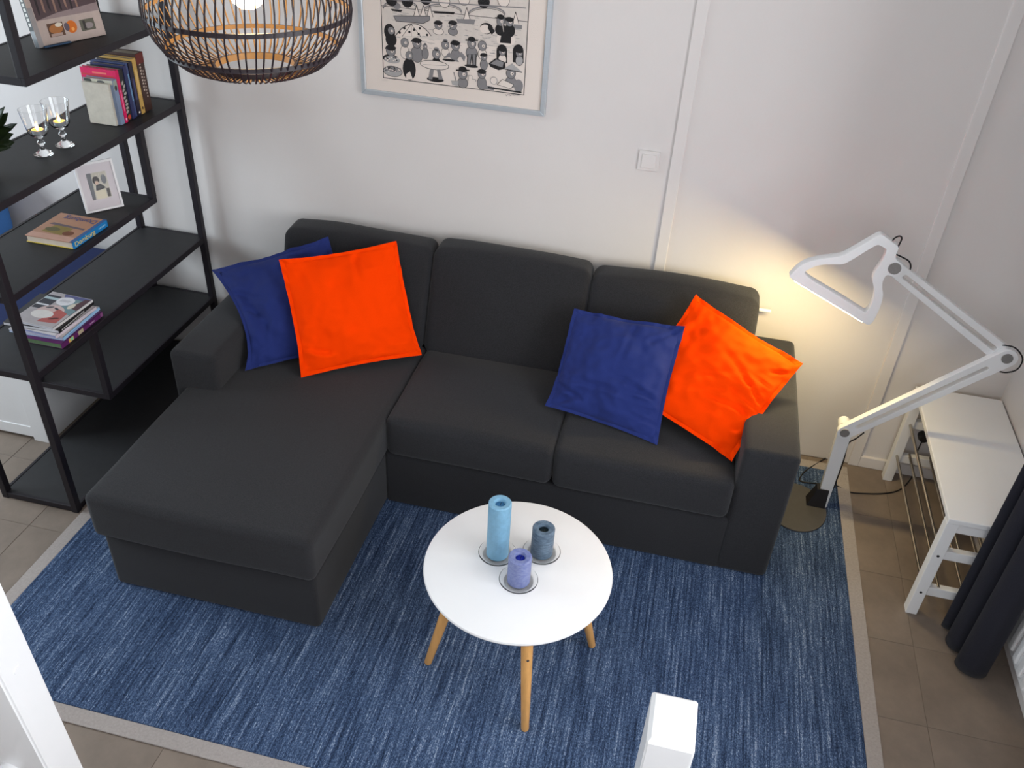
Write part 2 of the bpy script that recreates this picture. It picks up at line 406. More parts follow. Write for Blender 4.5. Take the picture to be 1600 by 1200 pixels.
# ------------------------------------------------------------------ throw cushions
def pillow(name, label, C4, T, M, seed, group, dents=(), pull=(0, 0, 0), creases=()):
    TL, TR, BR, BL = [Vector(c) for c in C4]
    cen = (TL+TR+BR+BL)/4
    nrm = ((TR+BR-TL-BL).cross(TL+TR-BL-BR)).normalized()
    o = thing(name, label, 'cushion', tuple(cen), group)
    N = 60; k = .955
    def base(u, v):
        uu = u*(1-.042*(1-v*v)*(abs(u)**3)); vv = v*(1-.042*(1-u*u)*(abs(v)**3))
        a, b = (uu+1)/2, (vv+1)/2
        return (BL*(1-a)+BR*a)*(1-b)+(TL*(1-a)+TR*a)*b+Vector(pull)*((1-vv*vv)*max(0.0, (1-uu)/2)**1.5)
    def height(u, v):
        h = T*((1-u*u)**.62)*((1-v*v)**.62)
        wr = noise.noise(Vector((u*2.2+seed, v*2.2, seed)))*.011+noise.noise(Vector((u*6+seed, v*2.5, 3+seed)))*.005
        r = max(abs(u), abs(v)); h += wr*(1-r**4)*(.4+.9*r)
        for (du, dv, ax, ay, rot, amp) in dents:
            x, y = u-du, v-dv; xr = x*math.cos(rot)+y*math.sin(rot); yr = -x*math.sin(rot)+y*math.cos(rot)
            h -= amp*math.exp(-(xr/ax)**2-(yr/ay)**2)*(1-r**6)
        for (a0, b0, a1, b1, cw, amp) in creases:
            lx, ly = a1-a0, b1-b0; t = max(0.0, min(1.0, ((u-a0)*lx+(v-b0)*ly)/(lx*lx+ly*ly)))
            dd = math.hypot(u-a0-lx*t, v-b0-ly*t)+.015*noise.noise(Vector((u*5, v*5, seed)))
            h += amp*(1-.5*t)*(-math.exp(-(dd/cw)**2)+.7*math.exp(-((dd-2.0*cw)/(1.2*cw))**2))*(1-r**8)
        return max(h, 0)
    def edgewave(u, v):                                  # ripple of the seam
        return nrm*(noise.noise(Vector((u*2.5+seed, v*2.5, 9)))*.012+noise.noise(Vector((u*7+seed, v*7, 4)))*.006)
    bm = nb(); F = {}; B = {}
    tt = [.6*math.sin((i/N*2-1)*PI/2)+.4*(i/N*2-1) for i in range(N+1)]
    for i in range(N+1):
        for j in range(N+1):
            u, v = tt[i], tt[j]; p = base(u*k, v*k)+edgewave(u, v); h = height(u, v)
            F[i, j] = bm.verts.new(p+nrm*h)
            B[i, j] = F[i, j] if i in (0, N) or j in (0, N) else bm.verts.new(p-nrm*h*.75)
    for i in range(N):
        for j in range(N):
            bm.faces.new((F[i, j], F[i+1, j], F[i+1, j+1], F[i, j+1]))
            q = (B[i, j], B[i, j+1], B[i+1, j+1], B[i+1, j])
            try: bm.faces.new(q)
            except ValueError: pass
    obj('cover', bm, M, o, smooth=True)
    # stitched flange running round the seam
    bm = nb(); loop = []
    ring = [(tt[i], -1) for i in range(N)]+[(1, tt[i]) for i in range(N)]+[(-tt[i], 1) for i in range(N)]+[(-1, -tt[i]) for i in range(N)]
    A = []; Bq = []
    for u, v in ring:
        A.append((base(u*(k-.025), v*(k-.025)), edgewave(u, v))); Bq.append((base(u*1.012, v*1.012), edgewave(u, v)*1.6))
    vs = [[bm.verts.new(p+e+nrm*.004), bm.verts.new(q+f+nrm*.003), bm.verts.new(q+f-nrm*.003), bm.verts.new(p+e-nrm*.004)] for (p, e), (q, f) in zip(A, Bq)]
    n = len(vs)
    for i in range(n):
        a, b = vs[i], vs[(i+1) % n]
        for c in range(4): bm.faces.new((a[c], b[c], b[(c+1) % 4], a[(c+1) % 4]))
    bmesh.ops.recalc_face_normals(bm, faces=bm.faces[:])
    obj('flange', bm, M, o, smooth=True, sharp=50)
    return o
pillow('throw_cushion', 'navy blue cushion wedged behind an orange one at the chaise end', [onY(332, 422, -.43), onY(512, 371, -.275), (-1.20, -.43, .475), onZ(384, 578, .468)], .062, m_navy, 2.0, 'throw cushions on the sofa',
       dents=((-.75, .2, .12, .5, .3, .03), (.45, .75, .3, .12, .2, .025)), pull=(.075, -.035, .015), creases=((-.95, .55, -.45, .25, .05, .012), (-.9, .2, -.6, .0, .04, .010)))
pillow('throw_cushion', 'bright orange cushion on the chaise in front of a navy one', [onY(437, 407, -.50), onY(618, 378, -.235), onZ(658, 554, .472), onZ(472, 589, .470)], .060, m_orange, 5.0, 'throw cushions on the sofa',
       dents=((.25, .85, .18, .2, 0, .022), (-.7, -.6, .3, .06, -.5, .010)), creases=((-.98, -.55, -.55, -.72, .035, .012), (.25, .95, .18, .5, .05, .012), (.3, .95, .45, .7, .04, .008), (-.95, -.15, -.65, -.12, .04, .006)))
pillow('throw_cushion', 'navy blue cushion leaning beside the orange one at the sofa arm by the lamp', [onY(898, 483, -.345), onY(1069, 511, -.415), onZ(1026, 694, .468), onZ(854, 634, .468)], .064, m_navy, 8.0, 'throw cushions on the sofa',
       dents=((.5, -.25, .4, .05, -.35, .014), (.2, -.35, .5, .04, .1, .010), (-.7, -.8, .3, .08, .7, .02)), creases=((.98, -.38, .25, -.12, .035, .012), (.98, -.42, .2, -.42, .03, .012), (.15, -.40, -.05, -.35, .04, .008), (-.95, -.55, -.45, -.72, .04, .012), (-.9, -.4, .0, -.35, .04, .006), (.2, .9, .15, .2, .04, .005), (.98, -.75, .5, -.7, .03, .008), (.9, .9, .55, .65, .04, .008)))
pillow('throw_cushion', 'orange cushion tipped on its corner against the sofa arm under the lamp', [onY(1088, 462, -.265), onY(1253, 568, -.45), onZ(1143, 719, .475), (-.105, -.555, .555)], .062, m_orange, 12.0, 'throw cushions on the sofa',
       dents=((.75, -.25, .3, .07, -.6, .02), (.1, .1, .6, .06, .6, .010), (.0, -.3, .6, .05, .5, .008)), creases=((.98, .0, .45, .25, .035, .012), (.98, -.1, .2, .0, .035, .012), (.98, -.2, .1, -.35, .04, .010), (.9, .35, .5, .35, .03, .008), (.6, .2, .0, .45, .05, .007), (.3, -.1, -.4, .1, .05, .006), (.95, .75, .75, .6, .03, .008)))

# ------------------------------------------------------------------ coffee table
TC = Vector((-.315, -1.43, 0)); TR_ = .297; TZ = .450
tab = thing('coffee_table', 'small round white coffee table on splayed oak legs', 'table', (TC.x, TC.y, .010))
bm = nb(); lathe(bm, [(0, TZ-.020), (TR_-.012, TZ-.020), (TR_-.003, TZ-.014), (TR_, TZ-.008), (TR_-.002, TZ-.002), (TR_-.006, TZ), (0, TZ)], TC.x, TC.y, 96)
obj('table_top', bm, m_white, tab, smooth=True, sharp=35)
for k, ang in enumerate((202, 292, 23, 113)):
    a = math.radians(ang); d = Vector((math.cos(a), math.sin(a), 0))
    f0 = TC+d*.286+Vector((0, 0, .010)); f1 = TC+d*.185+Vector((0, 0, TZ-.018))
    bm = nb(); ax = (f1-f0); tube(bm, [f0, f0+ax*.012, f0+ax*.5, f1], [.0095, .0125, .017, .0205], 16)
    leg = obj('leg', bm, m_wood, tab, smooth=True, sharp=60)
    p = f0+ax*.67+d*.0115-Vector((0, 0, .0)); bm = nb(); tube(bm, [p, p+d*.0090], .0042, 12)
    obj('screw', bm, m_steel, leg)

# ------------------------------------------------------------------ candles
def candle(px, py, h, M, Mw, label, plabel):
    p = onZ(px, py, TZ); cx, cy = p.x, p.y; R = .0355
    pl = nb(); lathe(pl, [(0, 0), (.046, 0), (.058, .007), (.0605, .010), (.059, .0115), (.056, .009), (.045, .004), (0, .004)], cx, cy, 48, cz=TZ)
    tag(obj('glass_saucer', pl, m_thin, smooth=True, loc=(cx, cy, TZ)), plabel, 'saucer', 'glass saucers on the coffee table')
    c = thing('pillar_candle', label, 'candle', (cx, cy, TZ+.004), 'pillar candles on the coffee table')
    z = TZ+.0035
    bm = nb(); lathe(bm, [(0, z), (R-.002, z), (R, z+.003), (R, z+h-.004), (R-.004, z+h), (.019, z+h-.001), (.0145, z+h-.012), (0, z+h-.016)], cx, cy, 40)
    obj('wax_body', bm, M, c, smooth=True, sharp=40)
    bm = nb(); lathe(bm, [(0, z+h-.0155), (.0138, z+h-.0115), (.0138, z+h-.0108), (0, z+h-.0135)], cx, cy, 24)
    obj('melt_pool', bm, Mw, c, smooth=True)
    bm = nb(); tube(bm, [(cx, cy, z+h-.016), (cx+.001, cy, z+h-.008), (cx+.003, cy+.001, z+h-.002)], .0011, 6); obj('wick', bm, m_rubber, c)
mc1 = mat('pale_blue_wax', rgb(118, 164, 192), 0.55, var=.14, vscale=45, stretch=(1, 1, .8), bump=.15, bscale=80)
mc2 = mat('slate_blue_wax', rgb(66, 84, 104), 0.55, col2=rgb(104, 124, 142), vscale=55, stretch=(1, 1, 3), bump=.15, bscale=80, contrast=1.4)
mc3 = mat('violet_blue_wax', rgb(92, 104, 160), 0.55, col2=rgb(134, 142, 178), vscale=90, stretch=(1, 1, 2), bump=.15, bscale=80)
candle(777, 866, .222, mc1, flat(70, 130, 178, .3), 'tall pale blue pillar candle on a glass saucer', 'clear glass saucer under the tall pale blue candle')
candle(846, 864, .110, mc2, flat(22, 40, 46, .3), 'short dark slate blue pillar candle on a glass saucer', 'clear glass saucer under the dark slate blue candle')
candle(810, 908, .108, mc3, flat(24, 44, 170, .3), 'short violet blue pillar candle with a deep blue melt pool', 'clear glass saucer under the violet blue candle')

# ------------------------------------------------------------------ shelving unit
SX0, SX1, SYF, SYR = -2.458, -2.120, -1.227, -.036
shu = thing('shelving_unit', 'black metal open shelving unit with staggered shelves beside the sofa', 'shelving', ((SX0+SX1)/2, (SYF+SYR)/2, 0))
PW = .027
def post(x, y, z0, z1): obj('post', bbox(x-PW/2, x+PW/2, y-PW/2, y+PW/2, z0, z1, bev=.002), m_blackm, shu)
TOP = 1.92
for x in (SX0+PW/2, SX1-PW/2):
    for y in (SYF+PW/2, SYR-PW/2): post(x, y, 0, TOP)
def shelf(y0, y1, zt):
    s = obj('shelf', bbox(SX0+.012, SX1-.012, y0+.012, y1-.012, zt-.016, zt-.002, bev=.001), m_shelf, shu)
    q = .0012
    for a in ((SX0+q, SX0+.014, y0+q, y1-q), (SX1-.014, SX1-q, y0+q, y1-q), (SX0+.014, SX1-.014, y0+q, y0+.014), (SX0+.014, SX1-.014, y1-.014, y1-q)):
        obj('edge_rail', bbox(*a, zt-.026, zt, bev=.0015), m_blackm, s)
MID_F, MID_R = -.897, -.343
shelf(SYF, SYR, .030); shelf(MID_F, SYR, .347); shelf(SYF, SYR, .658); shelf(SYF, MID_R, .974); shelf(SYF, SYR, 1.276); shelf(MID_F, SYR, 1.598); shelf(SYF, SYR, TOP)
for x in (SX0+PW/2, SX1-PW/2):
    post(x, MID_F+PW/2, .347, .640); post(x, MID_R-PW/2, .974, 1.252); post(x, MID_F+PW/2, 1.598, TOP-.02)

# daybed behind the shelving
bed = thing('daybed', 'white wooden daybed with panelled front behind the black shelving', 'bed', (-3.5, -.45, 0))
BX0, BX1, BY0, BY1 = -4.48, -2.497, -.885, -.02
obj('end_panel', bbox(BX1-.03, BX1, BY0+.02, BY1, 0, .46, bev=.003), m_white, bed)
obj('end_panel', bbox(BX0, BX0+.03, BY0+.02, BY1, 0, .46, bev=.003), m_white, bed)
obj('side_panel', bbox(BX0+.03, BX1-.03, BY0+.0035, BY0+.03, .02, .42), m_white, bed)
for z0, z1 in ((.018, .073), (.375, .44)): obj('rail', bbox(BX0, BX1-.001, BY0, BY0+.018, z0, z1, bev=.002), m_white, bed)
for x in (BX1-.074, -3.20, -3.87, BX0): obj('stile', bbox(x, x+.073, BY0-.0008, BY0+.018, 0 if x in (BX1-.074, BX0) else .018, .44, bev=.002), m_white, bed)
obj('back_panel', bbox(BX0, BX1, BY1-.02, BY1, 0, .46, bev=.003), m_white, bed)
bm = rbox((BX0+.035, BY0+.04, .40), (BX1-.035, BY1-.03, .515), .03, 5, bulge=(0, 0, .008))
tag(obj('mattress', bm, mat('navy_bedspread', rgb(26, 40, 84), .9, var=.1, vscale=200, bump=.2, bscale=400), None, smooth=True, loc=(-3.5, -.45, .40)), 'navy covered mattress on the white daybed', 'mattress')
bm = rbox((-3.72, -.24, .524), (-3.10, -.07, .86), .06, 6, bulge=(0, .03, 0))
tag(obj('bed_pillow', bm, mat('sky_blue_cotton', rgb(70, 124, 190), .9, var=.06, vscale=100), None, smooth=True, loc=(-3.4, -.14, .524)), 'light blue pillow propped against the wall on the daybed', 'pillow')

# ------------------------------------------------------------------ things on the shelves
def book(name, label, group, lo, hi, cov, spine_axis, pages=(226, 218, 200), cat='book'):
    """closed book: boards + spine, page block"""
    lo = Vector(lo); hi = Vector(hi); o = thing(name, label, cat, ((lo.x+hi.x)/2, (lo.y+hi.y)/2, lo.z), group)
    return o, lo, hi
SZ2 = 1.2765
# upright books: covers across the shelf, spines facing the room (+x)
ROW = [(-.402, .0135, .112, .158, (196, 190, 178), 'cream covered paperback at the outer end of the book row'),
       (-.388, .026, .125, .170, (126, 142, 170), 'slate blue book standing beside the cream one'),
       (-.361, .018, .150, .200, (214, 22, 92), 'hot pink book standing in the row'),
       (-.342, .030, .150, .196, (42, 42, 44), 'black spined book with pale blotches next to the pink one'),
       (-.311, .020, .140, .204, (46, 50, 92), 'navy spined book in the middle of the row'),
       (-.290, .016, .148, .208, (70, 84, 128), 'thin steel blue book in the row'),
       (-.273, .024, .150, .206, (40, 34, 52), 'dark plum spined book between the thin steel blue and tan ones'),
       (-.248, .024, .152, .214, (196, 158, 86), 'tan yellow spined book beside the thick brown one'),
       (-.223, .050, .160, .226, (64, 42, 36), 'thick dark brown book at the wall end of the row')]
m_pages = mat('book_pages', rgb(200, 188, 172), .85, var=.1, vscale=160, stretch=(1, 6, 1))
for k, (y0, t, dep, h, c, lab) in enumerate(ROW):
    xs = -2.180-(.014 if k == 0 else random.uniform(0, .006)); x0 = xs-dep; y1 = y0+t-.0008
    o = thing('book', lab, 'book', (xs-dep/2, y0+t/2, SZ2), 'books standing on the shelf'); M = flat(*c, rough=.45, var=.12, vscale=25); cv = .0022
    z0, z1 = SZ2, SZ2+h
    obj('cover', bbox(x0, xs, y0, y0+cv, z0, z1), M, o); obj('cover', bbox(x0, xs, y1-cv, y1, z0, z1), M, o)
    sp = obj('spine', bbox(xs-.003, xs, y0+cv, y1-cv, z0, z1), M, o)
    obj('page_block', bbox(x0+.003, xs-.003, y0+cv, y1-cv, z0+.003, z1-.003), m_pages, o)
    if k in (1, 2, 3, 5, 6, 7, 8):
        f = Flat((xs+.0002, y0, z0), (0, 1, 0), (0, 0, 1))
        if k == 1:
            f.rect(.002, h*.78, t-.002, h*.98, flat(150, 160, 150)); f.ell(t*.5, h*.82, t*.3, .010, flat(60, 56, 60))
        elif k == 2:
            f.rect(t*.35, h*.22, t*.65, h*.62, flat(236, 120, 160)); f.rect(t*.3, .008, t*.7, .018, flat(240, 190, 210))
        elif k == 3:
            for q in range(9): f.ell(t*random.uniform(.3, .7), h*(.18+.07*q), t*.28, .005, flat(170, 166, 160), a=random.random())
            f.ell(t*.5, .014, t*.32, .009, flat(196, 70, 48))
        elif k == 5: f.rect(t*.2, h*.3, t*.8, h*.8, flat(110, 150, 186))
        elif k == 6:
            f.ell(t*.5, .012, t*.22, .004, flat(230, 226, 220)); f.rect(t*.3, h*.3, t*.7, h*.7, flat(70, 70, 110))
        elif k == 7: f.ell(t*.5, .022, t*.2, .006, flat(60, 40, 24)); f.rect(t*.25, h*.35, t*.75, h*.8, flat(214, 182, 118))
        elif k == 8:
            for q in range(11): f.rect(t*.30, h*(.94-.055*q)-.007, t*.48, h*(.94-.055*q), flat(206, 190, 176))
            for q in range(9): f.rect(t*.58, h*(.70-.055*q)-.006, t*.72, h*(.70-.055*q), flat(190, 172, 160))
            f.rect(0, h*.82, t, h*.998, flat(104, 44, 40))
        f.done('spine_print', sp)
    if k in (1, 2):      # what shows of the front covers above the lower neighbour
        f = Flat((x0, y0-.0002, z0), (1, 0, 0), (0, 0, 1))
        if k == 1: f.rect(.002, h*.9, dep-.002, h*.995, flat(186, 184, 168)); f.poly([(.004, h*.9), (.040, h*.9), (.032, h*.99), (.004, h*.99)], flat(60, 66, 62)); f.ell(.075, h*.94, .016, .006, flat(90, 90, 90))
        else: f.rect(.05, h*.905, .11, h*.935, flat(230, 120, 110)); f.rect(.004, h*.86, dep-.01, h*.885, flat(190, 60, 60))
        f.done('cover_print', o)
# goblets with tealights
def goblet(px, py, label, tlabel):
    p = onZ(px, py, SZ2); cx, cy, z = p.x, p.y, SZ2
    o = thing('wine_goblet', label, 'glass', (cx, cy, z), 'crystal goblets on the shelf')
    bm = nb(); prof = [(0, 0), (.032, 0), (.034, .0025), (.030, .006), (.012, .016), (.0065, .024), (.006, .034), (.013, .041), (.0135, .046), (.007, .053), (.0065, .060), (.010, .064), (.026, .070), (.034, .082), (.0375, .100), (.042, .130), (.0465, .163), (.0452, .163), (.0405, .130), (.0358, .100), (.032, .083), (.024, .073), (0, .070)]
    lathe(bm, prof, cx, cy, 24, cz=z); obj('bowl_and_stem', bm, m_glass, o, smooth=True, sharp=50)
    t = thing('tealight', tlabel, 'candle', (cx, cy, z+.073), 'tealights in the goblets')
    bm = nb(); lathe(bm, [(0, 0), (.0200, 0), (.0205, .016), (.0198, .016), (.0195, .003), (0, .003)], cx, cy, 24, cz=z+.0745); obj('metal_cup', bm, m_alu, t, smooth=True, sharp=40)
    bm = nb(); lathe(bm, [(0, .003), (.0192, .003), (.0192, .013), (0, .012)], cx, cy, 24, cz=z+.0745)
    obj('wax', bm, mat('warm_wax', rgb(255, 214, 150), .5, var=.05, vscale=30), t, smooth=True, sharp=40)
    bm = nb(); lathe(bm, [(0, .012), (.0045, .017), (.0055, .022), (.003, .030), (0, .036)], cx, cy, 12, cz=z+.0745); obj('flame', bm, m_flame, t, smooth=True)
goblet(69, 241, 'crystal wine goblet holding a lit tealight, next to the potted plant', 'lit tealight inside the goblet next to the potted plant')
goblet(102, 227, 'crystal wine goblet holding a lit tealight, on the side of the books', 'lit tealight inside the goblet on the side of the books')
# plant
pc = Vector((-2.315, -.985, SZ2))
pl = thing('potted_plant', 'dark leafy plant in a black pot on the shelf beside the goblets', 'plant', tuple(pc))
bm = nb(); lathe(bm, [(0, 0), (.045, 0), (.060, .10), (.062, .105), (.057, .105), (.053, .095), (0, .092)], pc.x, pc.y, 28, cz=SZ2); obj('pot', bm, m_blackm, pl, smooth=True, sharp=40)
m_leaf = mat('dark_leaf', rgb(30, 44, 26), .5, var=.3, vscale=30, col2=rgb(52, 70, 34))
def leaf(base, tip, wd, droop):
    base, tip = Vector(base), Vector(tip); ax = tip-base; side = ax.cross(Vector((.55, -.6, .58)).lerp(Vector((random.uniform(-1, 1), random.uniform(-1, 1), 1)), .35)).normalized(); bm = nb(); n = 7; rows = []
    for i in range(n+1):
        t = i/n; c = base+ax*t-Vector((0, 0, droop*t*t))+Vector((0, 0, droop*t)); wv = wd*math.sin(PI*min(1, t*.93+.07))**.8*(1-.15*(i % 2))
        if i == n: wv = .0006
        rows.append((bm.verts.new(c-side*wv-Vector((0, 0, .2*wv))), bm.verts.new(c), bm.verts.new(c+side*wv-Vector((0, 0, .2*wv)))))
    for a, b in zip(rows, rows[1:]):
        bm.faces.new((a[0], a[1], b[1], b[0])); bm.faces.new((a[1], a[2], b[2], b[1]))
    bmesh.ops.solidify(bm, geom=bm.faces[:], thickness=.0012)
    obj('leaf', bm, m_leaf, pl, smooth=True)
crown = pc+Vector((0, 0, .095))
tips = [onY(27, 193, -.92), onY(13, 176, -.93), onY(21, 209, -.91), onY(23, 222, -.91), onY(8, 166, -.95), onY(16, 200, -.96), onY(4, 172, -.93), onY(18, 230, -.93)]
for t in tips: leaf(crown+Vector((random.uniform(-.012, .012), random.uniform(-.012, .012), 0)), t, .032, .03)
for k in range(20):
    a = k*2.4; r = .09+.03*random.random(); leaf(crown, crown+Vector((math.cos(a)*r*.75, math.sin(a)*r, random.uniform(.0, .11))), .034, .035)
# cookbook on the upper shelf, leaning back
SZ1 = 1.5985
b0 = Vector((-2.300, -.580, SZ1)); b1 = Vector((-2.207, -.332, SZ1)); e = (b1-b0); wd = e.length; e.normalize()
nh = Vector((e.y, -e.x, 0)); ln = math.radians(10); up = Vector((0, 0, 1))*math.cos(ln)-nh*math.sin(ln); nf = nh*math.cos(ln)+Vector((0, 0, 1))*math.sin(ln)
ck = thing('cookbook', 'large pale cookbook propped upright on the upper shelf with three small food photos', 'book', tuple((b0+b1)/2))
hh = .295; th = .030
bm = nb(); quadbox(bm, b0, e*wd, up*hh, -nf*.003); obj('cover', bm, flat(190, 172, 164, .4), ck)
bm = nb(); quadbox(bm, b0-nf*(th-.003)+up*.0, e*wd, up*hh, -nf*.003); obj('cover', bm, flat(180, 165, 160, .4), ck)
bm = nb(); quadbox(bm, b0-nf*.003+e*.004+up*.003, e*(wd-.008), up*(hh-.006), -nf*(th-.006)); obj('page_block', bm, m_pages, ck)
bm = nb(); quadbox(bm, b0-nf*.0005, e*.003, up*hh, -nf*(th-.001)); spn = obj('spine', bm, flat(88, 92, 96, .4), ck)
f = Flat(b0+nf*.0002, e, up)
f.rect(.020, .085, wd-.001, hh-.002, flat(84, 66, 70)); f.poly([(.020, .085), (wd-.001, .085), (wd-.001, .112), (.10, .100)], flat(150, 132, 132))
f.rect(wd-.095, .15, wd-.001, .23, flat(112, 106, 118)); f.rect(wd-.095, .13, wd-.001, .15, flat(140, 112, 124))
for q in range(8): f.poly([(.035+.021*q, .100+.01*(q % 3)), (.042+.021*q, .105), (.046+.021*q, .25), (.036+.021*q, .26)], flat(*((150, 118, 104) if q % 2 else (46, 38, 42))))
f.rect(0, 0, .017, .13, flat(160, 154, 154)); 
f.rect(.050, .026, .110, .070, flat(92, 62, 46)); f.ell(.080, .050, .026, .016, flat(172, 110, 60)); f.ell(.094, .062, .014, .007, flat(226, 214, 196)); f.rect(.056, .027, .100, .036, flat(176, 150, 140))
f.ell(.140, .048, .021, .021, flat(212, 110, 26)); f.ell(.122, .050, .010, .014, flat(96, 84, 96)); f.ell(.143, .040, .006, .006, flat(250, 170, 90))
f.rect(.175, .026, .232, .064, flat(98, 96, 84)); f.ell(.208, .042, .018, .010, flat(150, 140, 140)); f.rect(.186, .030, .196, .060, flat(56, 52, 50))
f.done('cover_print', ck)
f = Flat(b0-e*.0002-nf*th, nf, up)
f.rect(.001, .055, th-.001, hh-.002, flat(34, 40, 42))
for q in range(13): f.rect(.008, .070+.016*q, .022, .081+.016*q, flat(206, 204, 198))
f.done('spine_print', spn)
bm = nb(); a0 = b0+e*.012+nf*.004; quadbox(bm, a0+Vector((0, 0, .0005)), e*.10, nh*.012, Vector((0, 0, .004)))
tag(obj('folded_card', bm, flat(52, 84, 118), None, loc=tuple(a0)), 'narrow blue card lying under the front of the cookbook', 'card')
# photo frame
SZ3 = .9745
p0 = Vector((-2.275, -.582, SZ3)); p1 = Vector((-2.186, -.470, SZ3)); e = p1-p0; wd = e.length; e.normalize(); nh = Vector((e.y, -e.x, 0)); ln = math.radians(11)
up = Vector((0, 0, 1))*math.cos(ln)-nh*math.sin(ln); nf = nh*math.cos(ln)+Vector((0, 0, 1))*math.sin(ln); hh = .190
pf = thing('photo_frame', 'small white photo frame with a black and white picture, propped on the shelf', 'photo frame', tuple((p0+p1)/2))
fm = flat(226, 224, 226, .3, var=.01)
for (u0, v0, u1, v1) in ((0, 0, wd, .008), (0, hh-.008, wd, hh), (0, .008, .008, hh-.008), (wd-.008, .008, wd, hh-.008)):
    bm = nb(); quadbox(bm, p0+e*u0+up*v0, e*(u1-u0), up*(v1-v0), -nf*.012); obj('frame_bar', bm, fm, pf)
bm = nb(); quadbox(bm, p0+e*.008+up*.008-nf*.004, e*(wd-.016), up*(hh-.016), -nf*.004); obj('mount', bm, flat(208, 200, 206, .7, var=.01), pf)
f = Flat(p0-nf*.0038, e, up)
a, b_, c_, d_ = .036, .045, wd-.034, hh-.042
f.rect(a, b_, c_, d_, flat(190, 184, 172)); f.poly([(a, b_), (a+.012, b_), (a+.018, d_), (a, d_)], flat(96, 98, 104)); f.ell(a+.030, d_-.030, .013, .016, flat(50, 42, 42)); f.ell(a+.031, d_-.040, .007, .008, flat(206, 178, 160))
f.poly([(a+.020, b_+.03), (a+.060, b_+.04), (a+.044, d_-.045), (a+.026, d_-.048)], flat(60, 58, 60)); f.rect(a+.018, b_, a+.056, b_+.034, flat(214, 206, 184)); f.rect(c_-.014, b_+.004, c_-.002, b_+.036, flat(70, 66, 64)); f.ell(c_-.014, d_-.030, .010, .018, flat(110, 112, 118))
f.done('photograph', pf)
bm = nb(); quadbox(bm, p0+e*.008+up*.008-nf*.0030, e*(wd-.016), up*(hh-.016), -nf*.0003); obj('pane', bm, m_pane, pf)
bm = nb(); quadbox(bm, p0+e*(wd/2-.015)+up*.11-nf*.012, e*.03, -up*.11-nf*.045, -nf*.003); obj('easel_back', bm, flat(60, 58, 58), pf)
# guide book lying flat
x0, x1, y0, y1, z0, z1 = -2.334, -2.139, -.856, -.650, SZ3, SZ3+.026
db = thing('guide_book', 'guide book lying flat with a blue spine and sandy photo cover', 'book', ((x0+x1)/2, (y0+y1)/2, z0))
obj('cover', bbox(x0, x1, y0, y1, z1-.002, z1), flat(178, 128, 98, .4), db); obj('cover', bbox(x0, x1, y0, y1, z0, z0+.002), flat(214, 190, 70, .4), db)
obj('page_block', bbox(x0+.004, x1-.003, y0+.003, y1-.003, z0+.002, z1-.002), flat(206, 192, 176, .8), db)
sp = obj('spine', bbox(x1-.003, x1+.001, y0, y1, z0, z1), flat(28, 122, 186, .4), db)
f = Flat((x0, y0, z1+.0001), (1, 0, 0), (0, 1, 0)); W2, H2 = x1-x0, y1-y0
f.rect(0, 0, W2*.93, H2*.18, flat(202, 158, 140)); f.poly([(.03, .05), (.12, .04), (.13, .10), (.05, .11)], flat(142, 122, 62)); f.ell(.06, .075, .03, .016, flat(104, 96, 62)); f.ell(.135, .06, .022, .018, flat(120, 70, 44)); f.poly([(.02, .11), (.17, .10), (.17, .112), (.03, .125)], flat(108, 92, 100)); f.rect(W2*.93, 0, W2, H2, flat(60, 96, 150))
f.done('cover_print', db)
bm = text_bm('Domburg', .046, (x1-.022, y1-.018, z1+.0012), (-1, 0, 0), (0, -1, 0), fit=.135); obj('title', bm, flat(74, 88, 140), db)
bm = text_bm('Domburg', .025, (x1+.0014, y0+.010, z0+.0055), (0, 1, 0), (0, 0, 1), fit=.118); obj('spine_title', bm, flat(236, 206, 84), sp)
f = Flat((x1+.0012, y0, z0), (0, 1, 0), (0, 0, 1))
for q in range(5): f.rect(.150+.009*q, .010, .156+.009*q, .015, flat(150, 196, 226))
f.done('spine_print', sp)
